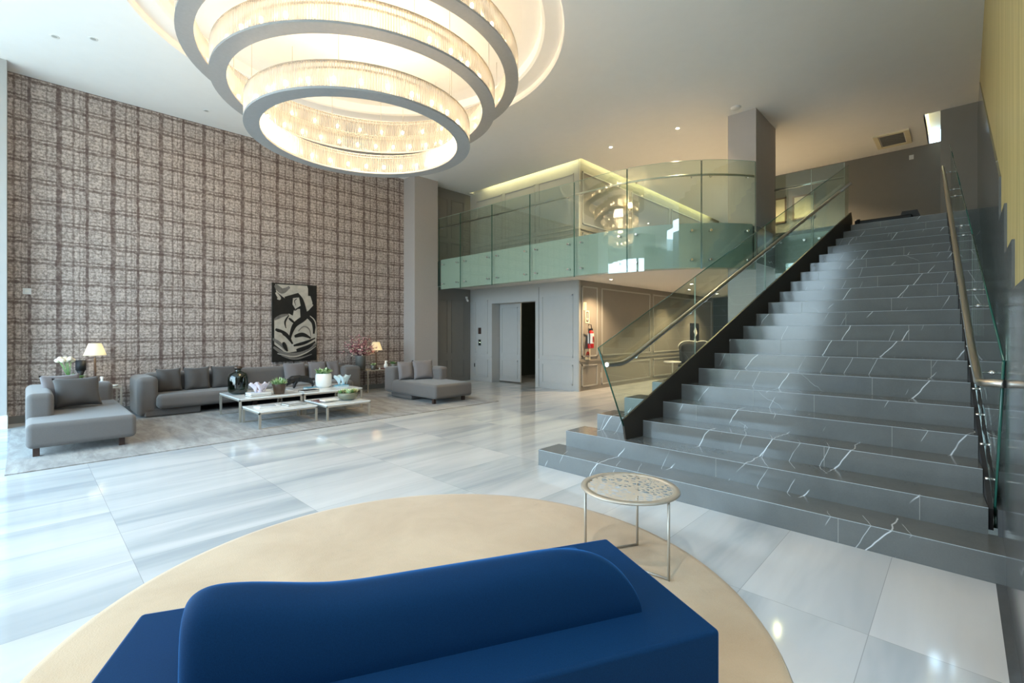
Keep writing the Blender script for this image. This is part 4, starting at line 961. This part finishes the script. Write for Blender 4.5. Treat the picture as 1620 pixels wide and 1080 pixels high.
# low bowl of succulents
t = thing('potted_plant', (-7.92, 4.00, .28), 'low olive bowl of yellow-green succulents on the lower coffee table', 'plant')
mb = MB(); mb.lathe([(0, 0), (.09, 0), (.16, .05), (.175, .10), (.165, .135), (.15, .135), (.15, .12), (0, .12)], (-7.92, 4.00, .28), 'ceramic_green', 32); mb.build('pot', t, t)
rd = random.Random(9); mb = MB()
for k in range(16):
    a = rd.uniform(0, 2 * PI); rr = .16 * math.sqrt(rd.random()); cx_, cy_ = -7.92 + rr * cos(a), 4.0 + rr * sin(a)
    mt = rd.choice(['leaf_yellow', 'leaf_pale', 'leaf_yellow', 'leaf_green'])
    for i in range(12):
        b2 = 2 * PI * i / 12 * 1.6; q = .035 + .02 * (i % 3); mb.leaf((cx_, cy_, .40), (cx_ + q * cos(b2), cy_ + q * sin(b2), .40 + .075 - .012 * (i % 3)), .024, mt)
mb.build('succulents', t, t, normals=False)
# tall grey pot with pink blossom on the right side table
t = thing('flower_pot', (-10.72, 5.90, .555), 'tall grey metal pot of pink blossom on the right side table', 'flower pot')
mb = MB(); mb.lathe([(0, 0), (.115, 0), (.125, .32), (.13, .36), (.115, .36), (.11, .3), (0, .3)], (-10.74, 5.92 - .16, .555), 'pot_grey', 28); mb.build('pot', t, t)
rd = random.Random(4); mb = MB(); mf = MB(); C0 = Vector((-10.74, 5.76, .87))
for i in range(64):
    a = rd.uniform(0, 2 * PI); el_ = rd.uniform(.15, 1.0); ln_ = rd.uniform(.34, .60)
    tip = C0 + Vector((cos(a) * (1 - el_ * .6) * ln_ * .8, sin(a) * (1 - el_ * .6) * ln_ * 1.15, el_ * ln_ * 1.05 + .02))
    mid = C0.lerp(tip, .5) + Vector((0, 0, .03)); mb.tube([C0, mid, tip], [.005, .004, .002], 'branch', 4)
    for k in range(20):
        q = C0.lerp(tip, rd.uniform(.35, 1.0)) + Vector([rd.uniform(-.035, .035) for _ in range(3)])
        mf.leaf(q, q + Vector([rd.uniform(-.035, .035), rd.uniform(-.035, .035), rd.uniform(-.01, .04)]), .036, rd.choice(['petal_pink', 'petal_pink', 'petal_dark', 'petal_cream']))
mb.build('branches', t, t); mf.build('blossom', t, t, normals=False)
# small plants and ornament on the right side table
t = thing('potted_plant', (-10.52, 6.04, .555), 'small leafy plant in a grey cup in front of the right table lamp', 'plant')
mb = MB(); mb.lathe([(0, 0), (.05, 0), (.06, .12), (.05, .12), (.045, .1), (0, .1)], (-10.52, 5.98, .555), 'pot_grey', 18); mb.build('pot', t, t); foliage(t, (-10.52, 5.98, .66), .12, .13, 26, ['leaf_green', 'leaf_pale'], lw=.03, seed=12)
t = thing('potted_plant', (-10.56, 6.52, .575), 'small dark potted plant on the wooden tray near the stucco column', 'plant')
mb = MB(); mb.lathe([(0, 0), (.065, 0), (.09, .10), (.075, .10), (.07, .08), (0, .08)], (-10.56, 6.58, .575), 'pot_grey', 18); mb.build('pot', t, t); foliage(t, (-10.56, 6.58, .66), .13, .13, 34, ['leaf_green'], lw=.035, seed=15)
mb = MB(); mb.box((-10.68, 6.26, .555), (-10.46, 6.69, .575), 'book_red'); single(mb, 'wooden_tray', 'dark red tray on the right side table', 'tray')
mb = MB(); mb.lathe([(0, 0), (.045, 0), (.055, .04), (.04, .10), (.022, .13), (.03, .16), (.02, .185), (0, .19)], (-10.56, 6.36, .575), 'ceramic_white', 18, sc=(1, 1.1)); mb.ball((-10.56, 6.38, .745), .024, 'ceramic_white', 10, 8, (1, 1.4, 1))
single(mb, 'bird_figurine', 'white bird figurine on the dark red tray', 'figurine')
mb = MB(); mb.lathe([(0.001, .07), (.022, .0), (0, 0)], (-10.49, 6.14, .555), 'ceramic_white', 6); single(mb, 'small_ornament', 'tiny white pointed ornament at the front of the right side table', 'ornament')
# left side table things
t = thing('flower_vase', (-10.95, .46, .555), 'pale green glazed vase of cream roses behind the left chaise', 'vase')
mb = MB(); mb.lathe([(0, 0), (.09, 0), (.13, .05), (.12, .15), (.09, .19), (.10, .20), (.08, .2), (.08, .17), (0, .17)], (-10.56, .50, .555), 'ceramic_mint', 26); mb.build('vase_body', t, t)
foliage(t, (-10.58, .50, .72), .24, .12, 60, ['leaf_green'], lw=.04, seed=21, bend=.08)
mb = MB(); rd = random.Random(5)
for i in range(9): mb.tube([(-10.58, .50, .72), (-10.58 + rd.uniform(-.06, .06), .44 + rd.uniform(-.07, .09), 1.0)], .005, 'leaf_green', 5)
mb.build('stems', t, t)
for i in range(7):
    mb = MB(); mb.ball((-10.56 + (i % 3) * .035 - .03, .36 + i * .030, 1.03 + (i % 2) * .03), .038, 'petal_cream', 10, 8, (1, 1, .95)); mb.build('rose', t, t)
mb = MB(); mb.lathe([(0, 0), (.07, 0), (.07, .17), (.06, .17), (.06, .01), (0, .01)], (-10.90, .66, .84), 'soft_black', 20); mb.lathe([(0, 0), (.05, 0), (.03, .1), (.03, .2), (.06, .285), (0, .285)], (-10.90, .66, .555), 'soft_black', 20)
single(mb, 'candle_holder', 'black candle holder behind the cream roses', 'candle holder')
mb = MB(); mb.lathe([(0, 0), (.03, 0), (.038, .05), (.025, .10), (.016, .13), (.024, .17), (.018, .185), (0, .185)], (-10.50, .90, .555), 'ceramic_white', 16); single(mb, 'bird_figurine', 'small white figurine on the left side table', 'figurine')
mb = MB(); mb.lathe([(0, .004), (.05, .004), (.075, .03), (.07, .03), (.045, .01), (0, .01)], (-10.52, 1.05, .553), 'ceramic_white', 20); single(mb, 'ceramic_dish', 'small white dish at the corner of the left side table', 'dish')

# ------------------------------------------------------------------ books and sculptures on the coffee tables
def book(x, y, z, dx, dy, th, rot, cover, label, pattern=None):
    t = thing('book', (x, y, z), label, 'book', 'books on the coffee tables'); M = Matrix.Translation((x, y, z)) @ Matrix.Rotation(R(rot), 4, 'Z')
    mb = MB(); mb.box((-dx / 2, -dy / 2, 0), (dx / 2, dy / 2, .005), cover, M); mb.box((-dx / 2, -dy / 2, th - .005), (dx / 2, dy / 2, th), cover, M); mb.box((-dx / 2, -dy / 2, 0), (-dx / 2 + .006, dy / 2, th), cover, M)
    if pattern:
        rd = random.Random(3)
        for i in range(9): 
            u = -dx / 2 + dx * (i + .5) / 9; mb.box((u - .008, -dy / 2 + .02, th), (u + .008, dy / 2 - .02 - .03 * (i % 2), th + .001), pattern, M)
    mb.build('cover', t, t)
    mb = MB(); mb.box((-dx / 2 + .006, -dy / 2 + .006, .005), (dx / 2 - .006, dy / 2 - .006, th - .005), 'paper', M); mb.build('pages', t, t)
book(-8.72, 2.78, .40, .25, .34, .032, 4, 'book_black', 'black and white patterned book under the lilac coral on the left coffee table', 'book_white')
book(-8.72, 2.78, .432, .25, .33, .028, 2, 'book_white', 'white book lying on the patterned book, beneath the lilac coral')
book(-9.20, 3.02, .40, .24, .30, .025, 10, 'book_white', 'thin white book behind the brown pot on the left coffee table')
book(-9.10, 2.97, .425, .20, .26, .018, -12, 'paper', 'cream magazine on top of the thin white book')
book(-8.66, 3.62, .40, .20, .30, .030, 6, 'book_black', 'black book at the corner of the right coffee table')
book(-8.90, 3.76, .40, .16, .22, .045, 4, 'book_blue', 'blue book in front of the black bull figure')
book(-9.00, 4.40, .40, .20, .26, .030, -4, 'book_blue', 'blue book under the ice glass sculpture')
book(-8.10, 2.72, .28, .24, .34, .020, 3, 'book_white', 'flat white book at the left of the lowest front coffee table')
book(-8.10, 2.72, .30, .17, .22, .008, -10, 'book_grey', 'grey magazine lying on the flat white book')
book(-8.06, 3.12, .28, .24, .32, .030, 8, 'book_black', 'thick black-spined book on the lowest front coffee table', 'book_white')
book(-8.08, 3.62, .28, .24, .30, .018, 2, 'book_red', 'dark red book on the lower coffee table beside the succulent bowl')
book(-7.96, 3.68, .298, .19, .26, .020, 2, 'paper', 'cream book on top of the dark red book')
def frill(c, r, h, mat, seed, label, name):
    rd = random.Random(seed); mb = MB()
    for k in range(5):
        a0 = 2 * PI * k / 5; cx_, cy_ = c[0] + r * .35 * cos(a0), c[1] + r * .5 * sin(a0)
        def fn(u, v, a0=a0, cx_=cx_, cy_=cy_):
            a = a0 + (u - .5) * 2.6; rr = r * (.15 + .6 * v) * (1 + .22 * math.sin(9 * u + k) * v)
            return Vector((cx_ + rr * cos(a) * .8, cy_ + rr * sin(a), c[2] + h * (v ** .7) * (1 + .16 * math.sin(11 * u + 2 * k) * v)))
        mb.grid(fn, 14, 6, mat)
    mb.lathe([(0, 0), (r * .45, 0), (r * .3, h * .2), (0, h * .3)], c, mat, 14)
    return single(mb, name, label, 'sculpture', normals=False, solid=.006)
frill((-8.72, 2.80, .460), .13, .145, 'lilac_glass', 2, 'ruffled lilac coral sculpture on the patterned books', 'coral_sculpture')
frill((-9.02, 4.44, .430), .14, .17, 'ice_glass', 6, 'pale ice-blue ruffled glass sculpture beside the white planter', 'glass_sculpture')
# bull figure: one continuous skinned body
def skin_body(name, verts, edges, radii, mat, label, cat, sub=2):
    me = bpy.data.meshes.new(name); me.from_pydata(verts, edges, []); o = bpy.data.objects.new(name, me); COL.objects.link(o)
    o.modifiers.new('skin', 'SKIN')
    if not me.skin_vertices: 
        bm = bmesh.new(); bm.from_mesh(me); bm.verts.layers.skin.verify(); bm.to_mesh(me); bm.free()
    for i, r0 in enumerate(radii):
        rr = r0 if isinstance(r0, tuple) else (r0, r0); me.skin_vertices[0].data[i].radius = rr
    me.skin_vertices[0].data[0].use_root = True
    s = o.modifiers.new('sub', 'SUBSURF'); s.levels = sub; s.render_levels = sub; me.materials.append(MATS[mat])
    return tag(o, label, cat)
bx, by, bz = -9.30, 3.74, .40        # faces -Y (towards the left of the photo)
V = [(bx, by + .06, bz + .175), (bx, by - .04, bz + .185), (bx, by - .13, bz + .205), (bx, by - .20, bz + .165), (bx, by - .27, bz + .10), (bx, by - .30, bz + .065),
     (bx, by + .16, bz + .17), (bx, by + .20, bz + .15), (bx, by + .25, bz + .175), (bx, by + .27, bz + .13), (bx, by + .26, bz + .07),
     (bx + .05, by - .13, bz + .11), (bx + .05, by - .17, bz + .055), (bx + .05, by - .16, bz + .010), (bx - .05, by - .13, bz + .11), (bx - .05, by - .10, bz + .055), (bx - .05, by - .12, bz + .010),
     (bx + .05, by + .17, bz + .11), (bx + .05, by + .21, bz + .06), (bx + .05, by + .19, bz + .010), (bx - .05, by + .17, bz + .11), (bx - .05, by + .24, bz + .06), (bx - .05, by + .23, bz + .010),
     (bx + .055, by - .25, bz + .17), (bx + .07, by - .30, bz + .205), (bx - .055, by - .25, bz + .17), (bx - .07, by - .30, bz + .205)]
Ed = [(0, 1), (1, 2), (2, 3), (3, 4), (4, 5), (0, 6), (6, 7), (7, 8), (8, 9), (9, 10), (2, 11), (11, 12), (12, 13), (2, 14), (14, 15), (15, 16), (6, 17), (17, 18), (18, 19), (6, 20), (20, 21), (21, 22), (3, 23), (23, 24), (3, 25), (25, 26)]
Ra = [.065, .078, .085, .06, .042, .028, .062, .03, .010, .008, .012, .034, .022, .016, .034, .022, .016, .036, .022, .016, .036, .022, .016, .013, .004, .013, .004]
skin_body('bull_figurine', V, Ed, Ra, 'black', 'black charging bull figurine on the right coffee table', 'figurine')

# ------------------------------------------------------------------ things on the walls
mb = MB(); mb.box((-10.64, YB - .012, 1.43), (-10.52, YB, 1.62), 'wood_dark'); single(mb, 'lift_display', 'small brown display plate on the pale wall left of the door', 'wall plate')
mb = MB(); mb.box((-10.63, YB - .012, 1.08), (-10.53, YB, 1.26), 'black'); mb.lathe([(0, 0), (.022, 0), (.022, .006), (0, .006)], (-10.555, YB - .02, 1.17), 'led_green', 12); single(mb, 'call_button', 'black call button plate with a lit spot, left of the door', 'button')
mb = MB(); mb.box((-10.83, YB - .012, .42), (-10.77, YB, .53), 'soft_black'); single(mb, 'wall_socket', 'dark wall socket low on the pale wall', 'socket')
t = thing('security_camera', (-11.0, 9.42, 2.5), 'small white security camera in the alcove under the balcony', 'camera')
mb = MB(); mb.box((-11.02, 9.40, 2.52), (-10.98, 9.46, 2.58), 'ceramic_white'); mb.build('mount', t, t)
mb = MB(); mb.tube([(-10.99, 9.43, 2.50), (-10.86, 9.36, 2.44)], .03, 'ceramic_white', 12); mb.build('camera_body', t, t)
# fire extinguisher
ex, ey, ez = XB + .10, 9.98, .98
t = thing('fire_extinguisher', (ex, ey, ez), 'red fire extinguisher with white label hung on the taupe wall', 'fire extinguisher')
mb = MB(); mb.lathe([(0, 0), (.075, 0), (.08, .02), (.08, .36), (.06, .42), (.025, .45), (0, .45)], (ex, ey, ez + .10), 'red_paint', 24); mb.build('cylinder', t, t)
mb = MB(); mb.lathe([(.0815, .10), (.0815, .36)], (ex, ey, ez + .12), 'paper', 24); 
for k in range(5): mb.box((ex + .0818 - .004, ey - .03 + k * .012, ez + .24), (ex + .084, ey - .026 + k * .012, ez + .40), 'red_paint')
mb.build('label_sheet', t, t)
mb = MB(); mb.box((ex - .02, ey - .05, ez + .55), (ex + .02, ey + .06, ez + .60), 'black'); mb.tube([(ex, ey + .04, ez + .58), (ex + .02, ey - .02, ez + .70), (ex + .02, ey - .13, ez + .70), (ex + .02, ey - .14, ez + .58), (ex + .02, ey - .085, ez + .42), (ex + .02, ey - .085, ez + .2)], .012, 'black', 8); mb.build('hose', t, t)
mb = MB(); mb.box((ex - .02, ey - .012, ez + .50), (ex + .012, ey + .012, ez + .57), 'black'); mb.build('valve', t, t)
def wall_sign(y, z, w, h, kind, label):
    t = thing('wall_sign', (XB, y, z), label, 'sign'); mb = MB(); mb.box((XB, y - w / 2, z - h / 2), (XB + .008, y + w / 2, z + h / 2), 'sign_cream'); mb.build('plate', t, t)
    mb = MB(); x = XB + .0085
    if kind == 'arrow':
        mb.box((x, y - w * .27, z - h * .40), (x + .001, y + w * .27, z + h * .40), 'wood_dark'); x += .0015
        mb.box((x, y - .012, z - h * .15), (x + .001, y + .012, z + h * .32), 'paper'); mb.face([(x + .001, y - .035, z - h * .12), (x + .001, y + .035, z - h * .12), (x + .001, y, z - h * .34)], 'paper')
    elif kind == 'round':
        mb.face([(x + .001, y + .075 * cos(a * PI / 12), z + .075 * sin(a * PI / 12)) for a in range(24)], 'sign_red'); mb.box((x + .001, y - .05, z - .01), (x + .002, y + .05, z + .01), 'wood_dark')
    else: mb.box((x, y - w * .3, z - h * .35), (x + .001, y - w * .05, z + h * .3), 'paint_greige')
    mb.build('symbol', t, t)
wall_sign(9.86, 2.15, .13, .20, 'plain', 'small white plate highest above the fire extinguisher')
wall_sign(9.96, 1.88, .17, .32, 'arrow', 'framed sign with an arrow just above the fire extinguisher')
wall_sign(9.98, .94 - .02, .22, .28, 'round', 'cream sign with a red disc below the fire extinguisher')
mb = MB(); mb.box((XB, 10.56, .28), (XB + .01, 10.64, .42), 'paint_greige'); single(mb, 'wall_socket', 'taupe socket on the lower panel of the wall beside the stairs', 'socket')

# lounge pieces far under the mezzanine, seen through the stair glass
t = thing('armchair', (-6.2, 14.9, 0), 'dark wing armchair with white piping at the far end under the mezzanine', 'armchair')
mb = MB(); mb.box((-6.6, 14.6, .22), (-5.9, 15.35, .46), 'soft_black', bevel=.05, seg=3); mb.build('seat', t, t, wn=True)
mb = MB(); mb.grid(lambda u, v: Vector((-6.25 + .42 * cos(PI * (u * 1.1 - .05)) * (1 + .1 * v), 15.28 - .35 * (1 - math.sin(PI * u)) , .40 + v * (.45 + .30 * math.sin(PI * u) + .16 * abs(cos(PI * u)))))  , 20, 6, 'soft_black'); mb.build('backrest', t, t, normals=False, solid=.07)
mb = MB(); mb.tube([(-6.25 + .43 * cos(PI * (u / 20 * 1.1 - .05)) * 1.1, 15.26 - .35 * (1 - math.sin(PI * u / 20)), .41 + (.45 + .30 * math.sin(PI * u / 20) + .16 * abs(cos(PI * u / 20)))) for u in range(21)], .016, 'paper', 6); mb.build('piping', t, t)
for x, y in ((-6.52, 14.68), (-5.98, 14.68), (-6.52, 15.27), (-5.98, 15.27)):
    mb = MB(); mb.lathe([(.012, 0), (.02, .23)], (x, y, 0), 'wood_dark', 8); mb.build('leg', t, t)
t = thing('pedestal_table', (-6.45, 13.9, 0), 'small round white-topped pedestal table beside the wing armchair', 'side table')
mb = MB(); mb.lathe([(0, .55), (.26, .55), (.26, .585), (0, .585)], (-6.45, 13.9, 0), 'ceramic_white', 24); mb.build('tabletop', t, t)
mb = MB(); mb.lathe([(0, 0), (.16, 0), (.16, .02), (.03, .04), (.03, .55), (0, .55)], (-6.45, 13.9, 0), 'chrome', 18); mb.build('pedestal', t, t)
t = thing('wall_panel', (XB, 16.6, .7), 'narrow dark panel with a pale zigzag mark on the far taupe wall', 'wall panel')  # dark framed abstract picture, not reflective
mb = MB(); mb.box((XB, 16.25, .68), (XB + .04, 16.95, 1.80), 'black'); mb.build('panel', t, t)
mb = MB(); mb.face([(XB + .042, y, z) for y, z in ((16.6, 1.72), (16.8, 1.45), (16.62, 1.3), (16.8, 1.05), (16.45, 1.1), (16.6, 1.35), (16.48, 1.5))], 'paper'); mb.build('pale_mark', t, t)
mb = MB(); mb.box((-5.9, 18.38, .0), (-4.6, 18.40, 2.4), 'black'); struct(mb, 'door_2', 'flat black panel for the unlit doorway at the far end under the mezzanine')  # black sheet painted in for the darkness of the opening
# pictures and sconce upstairs
def frame_pic(x0, x1, z0, z1, frame, pic, label):
    t = thing('framed_picture', ((x0 + x1) / 2, YF, z0), label, 'picture'); mb = MB(); w = .04
    for a, c in (((x0, z0), (x1, z0 + w)), ((x0, z1 - w), (x1, z1)), ((x0, z0), (x0 + w, z1)), ((x1 - w, z0), (x1, z1))): mb.box((a[0], YF - .04, a[1]), (c[0], YF, c[1]), frame)
    mb.build('frame', t, t); mb = MB(); mb.box((x0 + w, YF - .02, z0 + w), (x1 - w, YF - .012, z1 - w), pic); mb.build('picture', t, t)
frame_pic(-3.66, -3.36, 4.42, 5.10, 'wood_brown', 'painting_glow', 'narrow gilt picture just right of the right column upstairs')
frame_pic(-3.22, -2.70, 4.45, 5.08, 'wood_brown', 'painting_glow', 'wider pale picture upstairs behind the short glass guard')
t = thing('wall_sconce', (XB, 11.9, 5.0), 'lit wall sconce with small shade on the upstairs taupe wall', 'wall lamp')
mb = MB(); mb.box((XB, 11.87, 4.86), (XB + .02, 11.93, 5.0), 'champagne'); mb.tube([(XB + .02, 11.9, 4.9), (XB + .10, 11.9, 4.88), (XB + .12, 11.9, 4.98)], .008, 'champagne', 6); mb.build('bracket', t, t)
mb = MB(); mb.lathe([(.075, 0), (.05, .14)], (XB + .12, 11.9, 5.02), 'shade_linen', 20); mb.build('lamp_shade', t, t)
mb = MB(); mb.ball((XB + .12, 11.9, 5.07), .02, 'bulb', 8, 6); mb.build('bulb', t, t)
point('sconce_glow', (XB + .14, 11.9, 5.12), 4, WARM, .03)
for x, y in ((-5.4, 12.5), (-3.2, 12.6), (-5.2, 16.5)): spot('ceiling_spot', (x, y, CZ - .02), 260, WARM, 130)  # spots without fittings, put in to brighten the upstairs

# ------------------------------------------------------------------ pierced side table
t = thing('side_table', (-1.54, 2.70, .016), 'round champagne metal side table with pierced top beside the blue sofa', 'side table')
cx_, cy_ = -1.545, 2.705
mb = MB(); mb.lathe([(0, .497), (.272, .497)], (cx_, cy_, 0), 'pierced_metal', 64, False); mb.build('pierced_top', t, t, normals=False)
mb = MB(); mb.lathe([(.265, .488), (.308, .488), (.312, .492), (.308, .5), (.268, .5), (.265, .488)], (cx_, cy_, 0), 'champagne', 64); mb.build('rim', t, t)
feet = [(-1.255, 2.655), (-1.622, 2.945), (-1.815, 2.60)]
for x, y in feet:
    mb = MB(); mb.tube([(x, y, .018), (x, y, .49)], .0085, 'champagne', 8); mb.build('leg', t, t)
for a, c in ((0, 2), (1, 2)):
    mb = MB(); mb.tube([(*feet[a], .025), (*feet[c], .025)], .0075, 'champagne', 6); mb.build('floor_bar', t, t)

# ------------------------------------------------------------------ blue sofa
FW = Vector((-0.6926, 0.7213)); RT = Vector((0.7213, 0.6926))
A0 = RT * .497 + FW * 2.45; E1 = (RT * -.9465 + FW * -.3235); E2 = (RT * .3235 + FW * -.9465)
def SP(t_, e, z): q = A0 + E1 * t_ + E2 * e; return Vector((q.x, q.y, z))
s0 = A0 + E1 * 1.0 + E2 * .4
t = thing('blue_sofa', (s0.x, s0.y, 0.016), 'royal blue velvet sofa with a sculpted wedge back on the round rug', 'sofa')
tb = bmesh.new(); bmesh.ops.create_cube(tb, size=1)
for v in tb.verts:
    u_ = (v.co.x + .5) * 2.03; e_ = (v.co.y + .5) * .80; z_ = .06 + (v.co.z + .5) * .36
    v.co = Vector((u_, e_, z_))
bmesh.ops.bevel(tb, geom=tb.edges[:], offset=.016, segments=3, affect='EDGES', profile=0.5)
for v in tb.verts: v.co = SP(v.co.x, v.co.y, v.co.z)
bmesh.ops.reverse_faces(tb, faces=tb.faces[:])
mb = MB(); mb.merge(tb, 'blue_velvet', True); mb.build('seat', t, t, wn=True)
def sec(h):   # half wedge section in (e, z-.42), ridge height h
    P = [(.02, 0), (.12, .045 * h / .25), (.28, .135 * h / .25), (.42, .215 * h / .25), (.475, .24 * h / .25), (.51, .25 * h / .25), (.545, .247 * h / .25), (.575, .23 * h / .25), (.597, .20 * h / .25), (.607, .15 * h / .25), (.612, .07 * h / .25), (.615, 0)]
    return P
def ridge(t_):
    if t_ < .56: return .245 * math.sqrt(max(0.0, 1 - ((.56 - t_) / .36) ** 2)) ** .9
    if t_ < 1.25: return .245
    return .245 + .062 * (1 - cos(PI * min(1, (t_ - 1.25) / .42))) / 2
ts = [.201, .205, .215, .23, .26, .30, .35, .42, .50, .56, .70, .9, 1.1, 1.25, 1.35, 1.45, 1.55, 1.62, 1.66, 1.69, 1.715, 1.735, 1.748]
mb = MB(); k = mb.mi('blue_velvet'); rows = []
for t_ in ts:
    h = max(.004, ridge(t_)); P = sec(h); sh = 1.0
    if t_ > 1.66: sh = math.sqrt(max(0, 1 - ((t_ - 1.66) / .092) ** 2)) * .30 + .70
    row = []
    for e_, z_ in P:
        ec = .33 + (e_ - .33) * (sh if e_ > .33 else 1); row.append(mb.bm.verts.new(SP(t_, ec, .418 + z_ * (sh if z_ > 0 else 1))))
    rows.append(row)
for A_, B_ in zip(rows, rows[1:]):
    for j in range(len(A_) - 1):
        f = mb.bm.faces.new([A_[j], A_[j + 1], B_[j + 1], B_[j]]); f.smooth = True; f.material_index = k
for row in (rows[0], rows[-1]):
    f = mb.bm.faces.new(row); f.material_index = k
o = mb.build('backrest', t, t)
s = o.modifiers.new('sub', 'SUBSURF'); s.levels = 2; s.render_levels = 2
for a, e in ((.15, .12), (1.88, .12), (.15, .68), (1.88, .68)):
    q = SP(a, e, 0); mb = MB(); mb.lathe([(0, .016), (.025, .016), (.03, .07), (0, .07)], (q.x, q.y, 0), 'wood_dark', 12); mb.build('leg', t, t)
